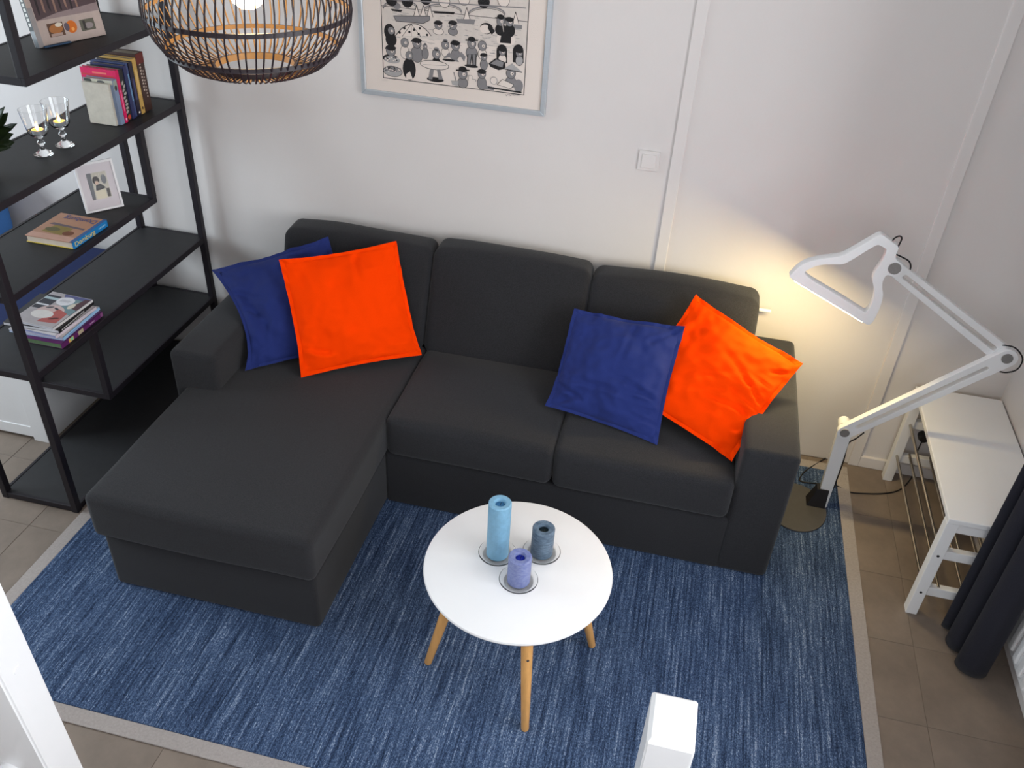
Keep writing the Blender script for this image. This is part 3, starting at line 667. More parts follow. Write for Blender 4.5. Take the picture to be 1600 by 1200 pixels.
# pile of magazines on the shelf below
SZ4 = .6585; zc = SZ4
PILE = [(-.000, .000, .0, .020, (92, 36, 92), (92, 120, 84), 'thick purple spined book at the bottom of the magazine pile', 'book', .178, .248),
        (-.010, .012, 2.0, .014, (150, 190, 226), (186, 194, 214), 'pale blue spined magazine second from the bottom of the pile', 'magazine', .222, .232),
        (-.018, .004, -3.0, .012, (206, 196, 206), (150, 158, 196), 'pinkish white magazine in the middle of the pile', 'magazine', .172, .226),
        (-.024, .010, 2.5, .013, (28, 26, 30), (208, 208, 214), 'black spined magazine under the top one of the pile', 'magazine', .226, .222),
        (-.032, .014, -2.5, .010, (214, 212, 214), (196, 196, 204), 'colourful magazine on top of the pile', 'magazine', .178, .222)]
for k, (dx, dy, rot, t, c, pg, lab, cat, wx, wy) in enumerate(PILE):
    cx, cy = -2.139+dx-wx/2, -.920+dy; o = thing('magazine' if cat == 'magazine' else 'book', lab, cat, (cx, cy, zc), 'magazines piled on the shelf')
    R = Matrix.Rotation(math.radians(rot), 3, 'Z')
    def place(bm):
        for v in bm.verts: q = R @ Vector((v.co.x, v.co.y, 0)); v.co = Vector((cx+q.x, cy+q.y, zc+v.co.z))
        return bm
    M = flat(*c, rough=.4)
    obj('cover', place(bbox(-wx/2, wx/2, -wy/2, wy/2, t-.0012, t-.0002)), M if k in (0, 3) else flat(206, 200, 202, .35), o)
    obj('cover', place(bbox(-wx/2, wx/2, -wy/2, wy/2, .0002, .0012)), M, o)
    obj('page_block', place(bbox(-wx/2+.001, wx/2-.002, -wy/2+.001, wy/2-.001, .0012, t-.0012)), flat(*pg, rough=.7, vscale=80, var=.1), o)
    sp = obj('spine', place(bbox(wx/2-.002, wx/2+.0006, -wy/2, wy/2, .0002, t-.0002)), M, o)
    f = Flat(Vector((cx, cy, zc))+R @ Vector((wx/2+.0009, -wy/2, 0)), R @ Vector((0, 1, 0)), (0, 0, 1))
    if k == 0:
        f.rect(.040, .002, .068, t-.003, flat(214, 170, 84)); f.rect(.050, .004, .066, t-.004, flat(120, 196, 150)); f.rect(.095, .002, .126, t-.003, flat(176, 164, 136)); f.rect(.165, .006, .195, .012, flat(160, 120, 160)); f.rect(.232, .002, .246, t-.003, flat(132, 80, 124))
    elif k == 3:
        for q in range(12): f.rect(.015+.012*q, .004, .023+.012*q, .009, flat(206, 204, 206))
    elif k == 1: f.rect(.03, .004, .10, .007, flat(110, 140, 190))
    if f.k: f.done('spine_print', sp)
    else: f.bm.free()
    if k == 4:
        f = Flat(Vector((cx, cy, zc+t))+R @ Vector((-wx/2, -wy/2, 0)), R @ Vector((1, 0, 0)), R @ Vector((0, 1, 0)))
        f.rect(.002, .002, wx-.002, wy-.002, flat(176, 168, 170)); f.rect(.002, .10, .06, .20, flat(58, 58, 66)); f.rect(.002, .125, .055, .135, flat(216, 216, 220)); f.rect(.002, .170, .06, .186, flat(176, 194, 198))
        f.poly([(.07, .20), (wx-.002, .19), (wx-.002, wy-.002), (.06, wy-.002)], flat(92, 96, 140)); f.poly([(.10, .13), (wx-.002, .09), (wx-.002, .20), (.12, .20)], flat(116, 142, 148)); f.ell(.155, .165, .018, .020, flat(196, 184, 170)); f.poly([(.14, .14), (wx-.002, .13), (wx-.002, .215), (.155, .21)], flat(86, 60, 66))
        f.ell(.095, .175, .036, .030, flat(226, 224, 228)); f.ell(.090, .090, .055, .050, flat(206, 180, 176)); f.poly([(.09, .02), (.165, .03), (.16, .10), (.11, .12)], flat(176, 92, 88)); f.ell(.075, .07, .045, .028, flat(222, 216, 212)); f.ell(.135, .055, .020, .006, flat(92, 40, 40), a=.5); f.ell(.07, .12, .016, .005, flat(70, 70, 78), a=.4); f.ell(.10, .118, .012, .005, flat(60, 60, 70), a=-.4); f.ell(.14, .15, .012, .020, flat(214, 206, 190))
        for q in range(7): f.line([(.074+.006*q, .168), (.077+.006*q, .184)], .0012, flat(120, 118, 126))
        f.done('cover_print', o)
    zc += t

# ------------------------------------------------------------------ framed print
PX0, PX1, PZ0, PZ1 = -1.332, -.588, 1.396, 2.03
fr = thing('framed_print', 'black and white cartoon beach print in a thin silver frame above the sofa', 'picture', ((PX0+PX1)/2, -.002, PZ0))
fw = .019
def bar(pts):
    bm = nb(); v0 = [bm.verts.new((x, -.024, z)) for x, z in pts]; v1 = [bm.verts.new((x, -.001, z)) for x, z in pts]
    bm.faces.new(v0); bm.faces.new(list(reversed(v1)))
    for i in range(4): bm.faces.new((v0[i], v1[i], v1[(i+1) % 4], v0[(i+1) % 4]))
    bmesh.ops.recalc_face_normals(bm, faces=bm.faces[:])
    bmesh.ops.bevel(bm, geom=bm.edges[:], offset=.002, segments=1, affect='EDGES')
    obj('frame_bar', bm, m_alu, fr)
i0, i1, j0, j1 = PX0+fw, PX1-fw, PZ0+fw, PZ1-fw
bar([(PX0, PZ0), (PX1, PZ0), (i1, j0), (i0, j0)]); bar([(PX0, PZ1), (i0, j1), (i1, j1), (PX1, PZ1)])
bar([(PX0, PZ0), (i0, j0), (i0, j1), (PX0, PZ1)]); bar([(PX1, PZ0), (PX1, PZ1), (i1, j1), (i1, j0)])
obj('paper', bbox(i0-.002, i1+.002, -.014, -.003, j0-.002, j1+.002), m_paper, fr)
f = Flat((PX0, -.0142, PZ0), (1, 0, 0), (0, 0, 1), step=.000004)
def A(cx, cy):
    p = onY(550+cx/4.848, cy/4.848, -.0142); return (p.x-PX0, p.z-PZ0)
SC = abs(A(700, 400)[0]-A(600, 400)[0])/100.0
ax0, az0, ax1, az1 = .093, .072, .655, .56
f.rect(ax0-.003, az0-.003, ax1+.003, az1+.003, m_ink); f.rect(ax0, az0, ax1, az1, m_paper)
f.rect(ax0, .235, ax1, .43, flat(222, 212, 206, .8)); f.rect(ax0, .335, ax1, .337, m_ink)
for q in range(170):
    x = random.uniform(ax0+.01, ax1-.04); z = random.uniform(.19, .335); f.line([(x, z), (x+random.uniform(.008, .025), z)], .0011, m_gry)
for (cx, cy, rx) in ((365, 60, 130), (680, 90, 150), (1020, 110, 140)):      # bridge spans
    P = []
    for i in range(13): t = PI*i/12; P.append(A(cx-rx*math.cos(t), cy-60*math.sin(t)))
    f.line(P, .005, m_gry); f.line([(a, b-.006) for a, b in P], .0016, m_ink)
for cx, cy in ((490, 70), (590, 70), (870, 85), (540, 70), (1240, 120)): f.poly([A(cx-24, cy+60), A(cx+24, cy+60), A(cx, cy-30)], m_paper); f.line([A(cx-24, cy+60), A(cx, cy-30), A(cx+24, cy+60)], .0022, m_ink)
f.poly([A(315, 120), A(590, 122), A(590, 152), A(540, 178), A(335, 160)], m_gry); f.line([A(315, 120), A(590, 122), A(590, 152), A(540, 178), A(335, 160), A(315, 120)], .0018, m_ink)
f.poly([A(790, 142), A(935, 148), A(925, 186), A(800, 172)], m_gry); f.poly([A(615, 82), A(780, 92), A(770, 108), A(625, 100)], m_ink); f.poly([A(295, 66), A(385, 76), A(370, 92), A(305, 82)], m_ink); f.ell(*A(340, 45), 30*SC, 22*SC, m_gry); f.poly([A(1225, 185), A(1290, 190), A(1288, 222), A(1225, 215)], m_gry)
def fig(cx, cy, s=1.0, hat=None, body=None, bodycol=m_gry, seat=False, look=1):
    if body:
        bw, bh = body; f.ell(*A(cx, cy+28*s+bh), (bw+3)*SC, (bh+3)*SC, m_ink); f.ell(*A(cx, cy+28*s+bh), bw*SC, bh*SC, bodycol)
    f.ell(*A(cx, cy), 33*s*SC, 36*s*SC, m_ink); f.ell(*A(cx, cy), 30*s*SC, 33*s*SC, m_gry)
    f.ell(*A(cx+8*look*s, cy+2), 11*s*SC, 11*s*SC, m_paper); f.ell(*A(cx+10*look*s, cy+3), 4*s*SC, 4*s*SC, m_ink)
    if hat == 'brim': f.poly([A(cx-48*s, cy-22*s), A(cx+48*s, cy-20*s), A(cx+46*s, cy-30*s), A(cx-46*s, cy-32*s)], m_ink); f.ell(*A(cx, cy-34*s), 28*s*SC, 18*s*SC, m_ink)
    if hat == 'cap': f.ell(*A(cx, cy-20*s), 34*s*SC, 18*s*SC, m_ink); f.poly([A(cx-40*s, cy-12*s), A(cx+36*s, cy-14*s), A(cx+36*s, cy-22*s), A(cx-40*s, cy-22*s)], m_ink)
    if hat == 'bun': f.ell(*A(cx, cy-36*s), 20*s*SC, 14*s*SC, m_gry); f.ell(*A(cx, cy-30*s), 16*s*SC, 6*s*SC, m_ink)
fig(655, 190, .9, 'cap', (38, 22), m_paper); fig(765, 190, .9, 'cap', (34, 24), look=-1)
f.ell(*A(285, 240), 42*SC, 56*SC, m_ink); fig(297, 232, .8, None, (40, 45), m_ink)
# parasol
P = [A(330+270*(i/14), 272-92*math.sin(PI*(i/14))**.8) for i in range(15)]; f.poly(P, m_paper); f.line(P, .0026, m_ink)
for x in (400, 450, 500): f.line([A(450, 182), A(x+(x-450)*.4, 276)], .0018, m_ink)
for cx, cy in ((398, 214), (362, 246), (436, 242), (470, 224), (514, 214), (506, 258), (570, 264)): f.ell(*A(cx, cy), 9*SC, 9*SC, m_ink)
fig(400, 322, .95, None, (32, 46), m_paper); fig(492, 326, 1.05, 'cap', (44, 56)); fig(555, 350, .5, 'bun', (24, 40))
fig(295, 384, 1.15, 'cap', (60, 26), m_ink); f.ell(*A(305, 452), 62*SC, 26*SC, m_lgry); f.ell(*A(310, 540), 76*SC, 40*SC, m_ink); f.ell(*A(310, 540), 72*SC, 36*SC, m_lgry); f.ell(*A(310, 525), 64*SC, 20*SC, m_gry)
for q in range(26): f.ell(*A(310+random.uniform(-58, 58), 526+random.uniform(-14, 14)), 6*SC, 4*SC, m_ink if q % 2 else m_paper)
for q in range(16): f.ell(*A(300+random.uniform(-50, 50), 446+random.uniform(-14, 14)), 6*SC, 4*SC, m_ink if q % 2 else m_paper)
fig(435, 420, .9, None, (48, 78), m_ink); f.poly([A(412, 560), A(440, 540), A(462, 600), A(410, 602)], m_paper)
fig(640, 408, 1.0, 'bun', (30, 44), m_ink); f.ell(*A(625, 492), 112*SC, 34*SC, m_ink); f.ell(*A(625, 492), 108*SC, 30*SC, m_paper); f.line([A(540, 488), A(715, 496)], .0015, m_gry)
f.ell(*A(632, 602), 66*SC, 18*SC, m_ink); f.poly([A(592, 524), A(622, 524), A(610, 600), A(580, 600)], m_gry); f.poly([A(644, 524), A(668, 524), A(690, 602), A(658, 602)], m_gry)
fig(708, 340, .9, 'bun', (28, 30), m_paper); fig(785, 345, 1.0, 'cap', (30, 34))
f.poly([A(692, 444), A(735, 396), A(782, 420), A(812, 470), A(770, 462), A(740, 432)], m_gry); f.poly([A(785, 424), A(830, 392), A(862, 430), A(850, 468), A(826, 430)], m_gry); f.ell(*A(735, 455), 50*SC, 9*SC, m_ink)
fig(908, 330, 1.0, 'brim', (42, 44)); f.poly([A(875, 410), A(945, 410), A(942, 500), A(915, 500), A(908, 440), A(898, 500), A(870, 498)], m_ink); f.poly([A(882, 412), A(904, 412), A(894, 490), A(876, 490)], m_gry); f.poly([A(914, 412), A(938, 412), A(936, 490), A(920, 490)], m_gry); f.ell(*A(905, 500), 52*SC, 11*SC, m_ink)
fig(988, 346, 1.0, None, (30, 36), m_paper); fig(1000, 430, .75, 'cap', (26, 38))
# rider and horse
f.ell(*A(1020, 215), 48*SC, 38*SC, m_ink); f.ell(*A(1012, 220), 42*SC, 30*SC, m_paper); f.poly([A(1035, 175), A(1085, 235), A(1060, 262), A(1030, 215)], m_ink)
f.ell(*A(1165, 300), 70*SC, 45*SC, m_paper)
fig(1128, 160, .95, 'brim', (38, 38), m_ink); fig(1195, 165, .9, 'cap', (36, 42), m_ink); f.poly([A(1135, 245), A(1205, 250), A(1205, 330), A(1120, 322)], m_ink); f.line([A(1140, 175), A(1150, 240)], .002, m_paper)
# beach chairs
for cx in (1136, 1260): f.poly([A(cx-40, 470)]+[A(cx-40*math.cos(PI*i/10), 385-50*math.sin(PI*i/10)) for i in range(11)]+[A(cx+40, 478)], m_ink)
fig(1140, 392, .8, 'cap', (28, 36), m_paper); fig(1268, 402, .8, 'cap', (26, 34), m_lgry); f.poly([A(1035, 480), A(1090, 440), A(1160, 470), A(1165, 520), A(1110, 530), A(1050, 505)], m_ink); f.poly([A(1050, 480), A(1095, 450), A(1150, 472), A(1140, 510)], m_gry)
fig(840, 560, 1.1, 'brim', (38, 36)); f.poly([A(752, 610), A(808, 614), A(802, 650), A(760, 642)], m_lgry); f.line([A(772, 545), A(790, 615)], .004, m_gry)
f.rect(*A(885, 612), *A(912, 568), m_paper); f.line([A(880, 612), A(882, 570), A(910, 572), A(912, 600), A(938, 602), A(940, 618)], .0018, m_gry)
fig(985, 560, .95, 'cap', (34, 44)); f.poly([A(985, 640), A(1080, 660), A(1075, 685), A(1000, 672)], m_gry); f.ell(*A(1075, 610), 28*SC, 28*SC, m_gry); f.ell(*A(1075, 610), 24*SC, 24*SC, m_paper)
fig(1205, 555, 1.1, None, (40, 36)); f.poly([A(1150, 520), A(1215, 480), A(1290, 545)], m_lgry); f.line([A(1150, 520), A(1290, 548)], .003, m_ink); f.poly([A(1100, 640), A(1140, 600), A(1225, 640), A(1205, 672)], m_paper); f.line([A(1100, 640), A(1140, 600), A(1225, 640), A(1205, 672), A(1100, 640)], .0016, m_ink); f.ell(*A(1262, 650), 34*SC, 46*SC, m_gry); f.line([A(1030, 660), A(1285, 700)], .006, m_ink)
for cx, cy, s in ((300, -70, 1), (420, -60, 1), (560, -80, 1), (700, -60, 1), (850, -75, 1), (1000, -55, 1), (1150, -65, 1)): fig(cx, cy, s, random.choice(['cap', 'brim', None]), (40, 40), random.choice([m_ink, m_gry, m_paper]))
f.line([A(220, -10), A(1320, 60)], .004, m_gry)
# pencilled edition mark and signature, illegible strokes
for q in range(5): f.line([A(228+9*q, 600), A(233+9*q, 612)], .0011, m_lgry)
P = []
for q in range(16): P.append(A(1165+7*q, 718+(9 if q % 2 else -9)*(.6+.4*math.sin(q*1.7)))) 
f.line(P, .0014, m_gry)
f.done('print', fr)
obj('pane', bbox(i0, i1, -.0185, -.0180, j0, j1), m_pane, fr)

# light switch
sw = thing('light_switch', 'square white light switch on the wall above the sofa', 'switch', (-.170, 0, 1.27))
obj('plate', bbox(-.211, -.129, -.010, .001, 1.231, 1.311, bev=.004), m_trim, sw)
obj('rocker', bbox(-.197, -.143, -.0145, -.008, 1.244, 1.298, bev=.002), m_trim, sw)

# ------------------------------------------------------------------ pendant lamp
PC = Vector((-1.170, -1.15, 1.952)); PR = .260; KS = .866; TWIST = math.radians(9)
pend = thing('pendant_lamp', 'large black bamboo cage pendant lamp with a glowing bulb', 'pendant lamp', tuple(PC))
prof = [(.118, -.168), (.165, -.166), (.210, -.148), (.250, -.114), (.280, -.068), (.296, -.025), (.300, .005), (.297, .050), (.284, .095), (.260, .140), (.222, .180), (.175, .205), (.120, .216)]
prof = [(a*KS, b*KS) for a, b in prof]
m_bout = mat('black_bamboo', rgb(40, 30, 36), .45, var=.15, vscale=60)
m_bin = mat('raw_bamboo', rgb(150, 116, 74), .5, var=.15, vscale=40)
def rib_mesh():
    bm = nb(); rows = []; n = len(prof)
    for i, (r, z) in enumerate(prof):
        a = TWIST*(i/(n-1)-.45); w_ = .0019; th = .0030
        r0, z0 = prof[max(i-1, 0)]; r1, z1 = prof[min(i+1, n-1)]
        t = Vector((r1-r0, z1-z0)).normalized(); nr = Vector((t.y, -t.x))
        rad = Vector((math.cos(a), math.sin(a), 0)); tan = Vector((-math.sin(a), math.cos(a), 0))
        c = rad*r+Vector((0, 0, z)); nn = rad*nr.x+Vector((0, 0, nr.y))
        rows.append([bm.verts.new(c-tan*w_+nn*th/2), bm.verts.new(c+tan*w_+nn*th/2), bm.verts.new(c+tan*w_-nn*th/2), bm.verts.new(c-tan*w_-nn*th/2)])
    for a, b in zip(rows, rows[1:]):
        for k in range(4):
            q = bm.faces.new((a[k], a[(k+1) % 4], b[(k+1) % 4], b[k])); q.material_index = 1 if k == 2 else 0
    bm.faces.new(rows[0]); bm.faces.new(rows[-1])
    bmesh.ops.recalc_face_normals(bm, faces=bm.faces[:])
    me = bpy.data.meshes.new('rib'); bm.to_mesh(me); bm.free(); me.materials.append(m_bout); me.materials.append(m_bin)
    return me
rme = rib_mesh(); NR = 72
for k in range(NR):
    o = bpy.data.objects.new('rib', rme); COL.objects.link(o); o.parent = pend; o.rotation_euler = (0, 0, 2*PI*k/NR+random.uniform(-.012, .012))
def hoop(r, z, hgt, th=.004):
    bm = nb(); n = 72; r *= KS; z *= KS; hgt *= KS
    def ring(rr, zz): return [bm.verts.new(PC+Vector((rr*math.cos(2*PI*i/n), rr*math.sin(2*PI*i/n), zz))) for i in range(n)]
    a, b, c, d = ring(r, z-hgt/2), ring(r, z+hgt/2), ring(r-th, z+hgt/2), ring(r-th, z-hgt/2)
    for mi, (p, q) in enumerate(((a, b), (b, c), (c, d), (d, a))):
        for i in range(n):
            j = (i+1) % n; x = bm.faces.new((p[i], p[j], q[j], q[i])); x.material_index = 1 if mi == 2 else 0
    obj('hoop', bm, [m_bout, m_bin], pend, smooth=True, sharp=40)
hoop(.2985, -.002, .013); hoop(.255, -.106, .013); hoop(.122, -.163, .020, .005); hoop(.262, .138, .013); hoop(.124, .213, .020, .005)
bm = nb()
for a in (0, PI/2): tube(bm, [PC+Vector((.105*math.cos(a), .105*math.sin(a), .186)), PC-Vector((.105*math.cos(a), .105*math.sin(a), -.186))], .004, 8)
obj('top_spider', bm, m_bout, pend)
bm = nb(); lathe(bm, [(0, .26), (.012, .26), (.022, .235), (.022, .130), (0, .130)], PC.x, PC.y, 20, cz=PC.z); obj('socket', bm, m_bout, pend, smooth=True, sharp=40)
bm = nb(); lathe(bm, [(.0, .132), (.016, .130), (.018, .115), (.038, .075), (.045, .045), (.038, .018), (.02, .004), (0, .0)], PC.x, PC.y, 24, cz=PC.z); obj('bulb', bm, m_bulb, pend, smooth=True)
bm = nb(); tube(bm, [PC+Vector((0, 0, .25)), Vector((PC.x, PC.y, ZC-.02))], .004, 8); obj('cord', bm, m_rubber, pend)
bm = nb(); lathe(bm, [(0, ZC-.03), (.03, ZC-.03), (.05, ZC-.012), (.05, ZC), (0, ZC)], PC.x, PC.y, 24); obj('ceiling_rose', bm, m_bout, pend, smooth=True, sharp=40)

# ------------------------------------------------------------------ floor lamp: an arm lamp cut flat
LY = -.35
lamp = thing('floor_lamp', 'flat white cut-out arm lamp standing between the sofa and the bench', 'floor lamp', (.70, -.36, .010))
def P4(cx, cy, y): p = onY(1200+cx/4, 340+cy/4, y); return (p.x, p.z)
def rnd(pts, sub=5):
    q = [Vector((a, b, 0)) for a, b in pts]; n = len(q); out = []
    for i in range(n):
        a, b, c, d = q[i-1], q[i], q[(i+1) % n], q[(i+2) % n]
        for k in range(sub):
            t = k/sub; v = .5*((2*b)+(c-a)*t+(2*a-5*b+4*c-d)*t*t+(3*b-a-3*c+d)*t**3); out.append((v.x, v.y))
    return out
HY = LY-.030
outer = [(138, 372), (150, 352), (200, 305), (250, 280), (300, 266), (365, 255), (430, 248), (475, 236), (520, 212), (600, 166), (660, 132), (688, 117), (702, 112), (720, 115), (765, 148), (806, 178), (814, 190), (810, 206), (796, 244), (806, 270), (836, 292), (842, 322), (828, 352), (798, 368), (762, 362), (738, 362), (716, 398), (713, 440), (717, 480), (708, 535), (684, 596), (655, 650), (632, 668), (604, 660), (520, 608), (400, 536), (280, 464), (190, 410)]
inner = [(228, 344), (260, 320), (300, 303), (350, 293), (410, 292), (470, 290), (515, 268), (560, 242), (630, 198), (680, 172), (700, 174), (738, 196), (742, 212), (722, 262), (690, 312), (664, 354), (655, 395), (664, 440), (666, 480), (654, 530), (632, 575), (608, 594), (580, 580), (480, 516), (370, 450), (260, 384)]
head = obj('lamp_head', curve_plate(rnd([P4(a, b, HY) for a, b in outer], 3), [rnd([P4(a, b, HY) for a, b in inner], 3)], HY, .034), m_white, lamp)
def capsule(a, b, ra, rb, y, slot=None):
    a, b = Vector((a[0], a[1])), Vector((b[0], b[1])); d = (b-a).normalized(); n = Vector((-d.y, d.x)); ang = math.atan2(d.y, d.x)
    def cap(p, q, r0, r1):
        out = [p+Vector((math.cos(ang+PI/2+PI*i/12), math.sin(ang+PI/2+PI*i/12)))*r0 for i in range(13)]
        out += [q+Vector((math.cos(ang-PI/2+PI*i/12), math.sin(ang-PI/2+PI*i/12)))*r1 for i in range(13)]
        return [(v.x, v.y) for v in out]
    L = (b-a).length; holes = []
    if slot: holes.append(cap(a+d*slot[0], a+d*(L-slot[1]), slot[2], slot[2]))
    return curve_plate(cap(a, b, ra, rb), holes, y, .026)
def J(px, py, y): p = onY(px, py, y); return (p.x, p.z)
e1, e2, e3 = (1320, 677), (1574, 561), (1398, 420)
obj('stem', capsule(J(1283, 790, LY), J(*e1, LY), .022, .026, LY), m_white, lamp)
la = obj('arm', capsule(J(*e1, LY-.028), J(*e2, LY-.028), .028, .034, LY-.028, (.055, .075, .0095)), m_white, lamp)
ua = obj('arm', capsule(J(*e2, LY-.002), J(*e3, LY-.002), .034, .026, LY-.002, (.065, .050, .0095)), m_white, lamp)
m_knob = mat('grey_pivot', rgb(140, 138, 136), .4, metal=.4, var=.1, vscale=60)
for (px, py), y, pr in ((e1, LY-.032, .018), (e2, LY-.032, .019), (e3, HY-.004, .021)):
    x, z = J(px, py, y); bm = nb(); tube(bm, [(x, y-.001, z), (x, y+.045, z)], pr, 24); obj('pivot', bm, m_knob, lamp, smooth=True, sharp=40)
x, z = J(*e1, LY); bm = nb(); tube(bm, [(x+.0, LY+.020, z+.005), (x+.0, LY+.078, z+.005)], [.025, .023], 24); obj('tension_knob', bm, m_white, lamp, smooth=True, sharp=40)
# LED edge of the head
qa, qb = P4(150, 388, HY), P4(608, 664, HY); qa, qb = Vector((qa[0], 0, qa[1])), Vector((qb[0], 0, qb[1]))
ed = (qb-qa).normalized(); dn = Vector((ed.z, 0, -ed.x))
if dn.z > 0: dn = -dn
bm = nb(); quadbox(bm, qa+ed*.012+Vector((0, HY+.003, 0))-dn*.004, ed*((qb-qa).length-.024), Vector((0, .024, 0)), dn*.007); obj('led_strip', bm, m_led, lamp)
ll = area('arm_lamp_led', tuple((qa+qb)/2+Vector((0, HY+.015, 0))+dn*.0035), tuple(dn), .30, .030, 6.8, (1.0, .78, .38)); 
ll.rotation_euler = Matrix((ed, (-dn).cross(ed), -dn)).transposed().to_euler()
# foot and cable
sx, sz = J(1283, 790, LY)
bm = nb(); lathe(bm, [(0, 0), (.124, 0), (.125, .003), (.124, .006), (0, .006)], 0, 0, 64)
for v in bm.verts: v.co = Vector((.668+v.co.x, -.385+v.co.y*1.2, .0105+v.co.z))
obj('base_plate', bm, mat('grey_steel_plate', rgb(78, 76, 75), .5, metal=.2, var=.06, vscale=30), lamp, smooth=True, sharp=40)
bm = nb(); zt = .085
vb = [(-.045, -.03), (.03, -.03), (.03, .03), (-.045, .03)]; vt = [(-.020, -.018), (.028, -.018), (.028, .018), (-.020, .018)]
cx = J(1283, 770, LY)[0]
lo_ = [bm.verts.new((cx+a, LY+.013+b, .016)) for a, b in vb]; hi_ = [bm.verts.new((cx+a, LY+.013+b, zt+.02)) for a, b in vt]
bm.faces.new(lo_); bm.faces.new(hi_)
for i in range(4): bm.faces.new((lo_[i], lo_[(i+1) % 4], hi_[(i+1) % 4], hi_[i]))
bmesh.ops.recalc_face_normals(bm, faces=bm.faces[:]); obj('foot_wedge', bm, m_rubber, lamp)
def cable(name, pts, r=.0028): 
    bm = nb(); tube(bm, smoothpath(pts, 6), r, 8); return obj(name, bm, m_rubber, lamp, smooth=True)
def Q(px, py, y): return onY(px, py, y)
cable('cable', [Q(1393, 384, HY+.02), Q(1396, 374, HY+.02), Q(1405, 369, HY+.03), Q(1409, 373, HY+.03), Q(1403, 386, HY+.03)])
cable('cable', [Q(1399, 397, HY+.03), Q(1410, 402, HY+.035), Q(1420, 408, HY+.035), Q(1423, 416, LY+.01), Q(1421, 424, LY+.01)])
cable('cable', [Q(1566, 539, LY), Q(1585, 543, LY-.01), Q(1596, 555, LY-.01), Q(1597, 566, LY-.01), Q(1588, 578, LY-.01), Q(1570, 582, LY-.01), Q(1553, 577, LY-.01)])
cable('cable', [Q(1350, 676, LY-.01), Q(1338, 685, LY), Q(1325, 694, LY+.02), Q(1318, 720, LY+.02), Q(1303, 762, LY+.02)])
cable('mains_cable', [onZ(1303, 757, .014)]+[onZ(a, b, .004) for a, b in ((1316, 763), (1328, 769), (1350, 771), (1380, 771), (1404, 766), (1420, 752), (1430, 735))]+[Vector((1.165, -.03, .10)), Vector((1.165, -.03, .215))])
cable('mains_cable', [onZ(1295, 757, .014), onZ(1270, 755, .014), onZ(1250, 751, .014), onZ(1256, 738, .014), onZ(1272, 727, .006), onZ(1290, 716, .006)])

# wall socket with plug under the bench
so = thing('wall_plug', 'black plug in the white wall socket under the bench', 'plug', (1.165, 0, .22))
obj('socket_plate', bbox(1.125, 1.205, -.010, .001, .19, .27, bev=.004), m_trim, so)
bm = nb(); tube(bm, [(1.165, -.008, .23), (1.165, -.030, .228), (1.165, -.045, .226)], [.022, .022, .016], 20); obj('plug', bm, m_rubber, so, smooth=True, sharp=40)

# ------------------------------------------------------------------ shoe bench
NX0, NX1, NY0, NY1, NZ = 1.055, 1.392, -.848, -.036, .482
bench = thing('shoe_bench', 'narrow white wooden shoe bench with metal rods along the wall', 'bench', (1.22, -.44, 0))
obj('seat_board', bbox(NX0, NX1, NY0, NY1, NZ-.022, NZ, bev=.003), m_white, bench)
LG = .040
for x in (NX0, NX1-LG):
    for y in (NY0+.002, NY1-LG-.002): 
        lg = obj('leg', bbox(x, x+LG, y, y+LG, 0, NZ-.022, bev=.002), m_white, bench)
        if y < -.5:
            for z in (.117, .305):
                bm = nb(); tube(bm, [(x+LG/2, y+.001, z), (x+LG/2, y-.0015, z)], .005, 12); obj('bolt', bm, m_rubber, lg)
for y in (NY0+.006, NY1-LG+.006):
    for z in (.105, .290): obj('end_rail', bbox(NX0+LG, NX1-LG, y, y+.026, z, z+.040, bev=.002), m_white, bench)
    obj('end_rail', bbox(NX0+LG, NX1-LG, y, y+.026, NZ-.062, NZ-.022, bev=.002), m_white, bench)
obj('side_rail', bbox(NX1-.03, NX1-.006, NY0+LG, NY1-LG, NZ-.062, NZ-.022, bev=.002), m_white, bench)
for z, xs in ((.312, (1.079, 1.150, 1.235, 1.315)), (.142, (1.075, 1.130, 1.215, 1.300))):
    for x in xs:
        bm = nb(); tube(bm, [(x, NY0+.015, z), (x, NY1-.015, z)], .0062, 12); obj('rod', bm, m_steel, bench, smooth=True, sharp=60)

# ------------------------------------------------------------------ curtain and radiator
bm = nb(); path = smoothpath([(1.345, -.874, 0), (1.28, -.866, 0), (1.210, -.862, 0), (1.176, -.876, 0), (1.200, -.899, 0), (1.258, -.890, 0), (1.265, -.905, 0), (1.205, -.912, 0), (1.180, -.945, 0), (1.192, -.985, 0), (1.232, -1.000, 0), (1.262, -.990, 0), (1.262, -1.003, 0), (1.222, -1.012, 0), (1.196, -1.042, 0), (1.205, -1.075, 0), (1.243, -1.095, 0), (1.288, -1.080, 0), (1.306, -1.030, 0), (1.303, -.985, 0)], 6)
zs = [.012, .05, .3, .7, 1.2, 1.8, 2.42]; rows = []
for k, z in enumerate(zs):
    g = 1-.10*(z/2.4); row = []
    for i, p in enumerate(path):
        c = Vector((1.265, -.95, 0)); q = Vector((c.x+(p.x-c.x)*g, c.y+(p.y-c.y)*g, 0))
        row.append(bm.verts.new((q.x+.004*math.sin(i*.21+z*1.3), q.y+.003*math.cos(i*.17+z), z)))
    rows.append(row)
for a, b in zip(rows, rows[1:]):
    for i in range(len(a)-1): bm.faces.new((a[i], a[i+1], b[i+1], b[i]))
bmesh.ops.solidify(bm, geom=bm.faces[:], thickness=.0025)
tag(obj('curtain', bm, m_curt, None, smooth=True, loc=(1.25, -.95, .012)), 'charcoal floor length curtain hanging in folds between bench and radiator', 'curtain')
bm = nb(); tube(bm, [(1.26, -.70, 2.44), (1.26, -3.4, 2.44)], .012, 12)
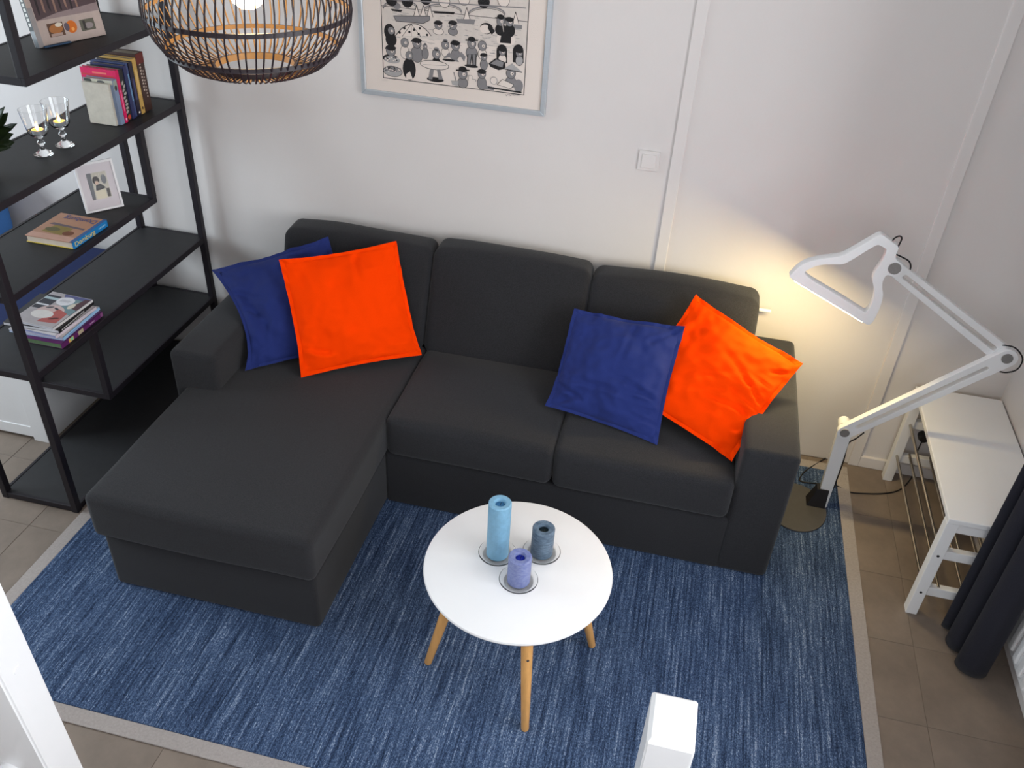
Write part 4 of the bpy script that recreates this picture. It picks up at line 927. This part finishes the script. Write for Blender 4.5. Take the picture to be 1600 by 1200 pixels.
rl = obj('curtain_rail', bm, m_white, None, smooth=True, loc=(1.26, -2.05, 2.44)); tag(rl, 'white curtain rail fixed above the window on the window wall', 'curtain rail')
for y in (-.75, -2.0, -3.3): obj('bracket', bbox(1.25, XR, y-.01, y+.01, 2.43, 2.455), m_white, rl)
rad = thing('radiator', 'white ribbed panel radiator on the wall behind the curtain', 'radiator', (1.36, -1.6, .11))
obj('panel', bbox(1.338, 1.372, -2.40, -.985, .112, .60, bev=.006), m_white, rad)
for k in range(25): obj('rib', bbox(1.328, 1.342, -2.385+.0553*k, -2.385+.0553*k+.034, .135, .578, bev=.006, seg=2), m_white, rad)
obj('top_grille', bbox(1.330, 1.385, -2.40, -.985, .598, .606, bev=.002), m_white, rad)
for y in (-1.2, -2.2): obj('wall_bracket', bbox(1.37, XR, y-.02, y+.02, .2, .5), m_white, rad)
bm = nb(); tube(bm, smoothpath([(1.352, -1.00, .115), (1.352, -.955, .11), (1.352, -.945, .08), (1.352, -.945, .0)], 5), .009, 12); obj('feed_pipe', bm, m_white, rad, smooth=True)

# ------------------------------------------------------------------ stair posts in the foreground
nz = 1.0; c0 = onZ(960+520/8.57, 1060+148/8.57, nz); 
x0, y1 = c0.x-.001, c0.y+.001; x1, y0 = x0+.092, y1-.118
nw = thing('newel_post', 'white square newel post with a chamfered top in front of the rug', 'post', ((x0+x1)/2, (y0+y1)/2, 0))
bm = bbox(x0, x1, y0, y1, 0, nz)
es = [e for e in bm.edges if all(v.co.z > nz-.01 for v in e.verts)]
bmesh.ops.bevel(bm, geom=es, offset=.008, segments=1, affect='EDGES')
es = [e for e in bm.edges if abs(e.verts[0].co.z-e.verts[1].co.z) > .5]
bmesh.ops.bevel(bm, geom=es, offset=.004, segments=2, affect='EDGES')
obj('shaft', bm, m_white, nw)
d = Vector((-.144, .126, -.982)).normalized(); A0 = CAM+ray(0, 903)*1.3
s1 = A0.z/-d.z; foot = A0+d*s1; topp = A0-d*.95
ln_ = (foot-topp)
sp_ = thing('stair_post', 'white painted slanting stair post with a round screw cap', 'post', (foot.x, foot.y, 0))
bm = nb(); quadbox(bm, topp, ln_, Vector((0, -.0705, 0)), Vector((-.12, 0, 0)))
for v in bm.verts:
    if v.co.z < .2: v.co = v.co+d*((v.co.z-0.0)/-d.z)
bmesh.ops.bevel(bm, geom=bm.edges[:], offset=.004, segments=2, affect='EDGES')
obj('timber', bm, m_white, sp_, smooth=True, sharp=40)
nn = Vector((.989, 0, -.145)); r_ = ray(27, 1046); pg = CAM+r_*(((A0-CAM).dot(nn))/r_.dot(nn))
bm = nb(); tube(bm, [pg-nn*.002, pg+nn*.0012], [.0085, .0080], 20); obj('screw_cap', bm, m_white, sp_, smooth=True, sharp=40)
nB = d.cross(Vector((-1, 0, 0))).normalized()
if nB.y > 0: nB = -nB
B0 = A0+Vector((0, -.0705, 0)); r_ = ray(17, 1199); pk = CAM+r_*(((B0-CAM).dot(nB))/r_.dot(nB))
bm = nb(); tube(bm, [pk-nB*.003, pk+nB*.010, pk+nB*.017, pk+nB*.020], [.019, .018, .012, .004], 24); obj('bolt_cover', bm, m_white, sp_, smooth=True, sharp=60)
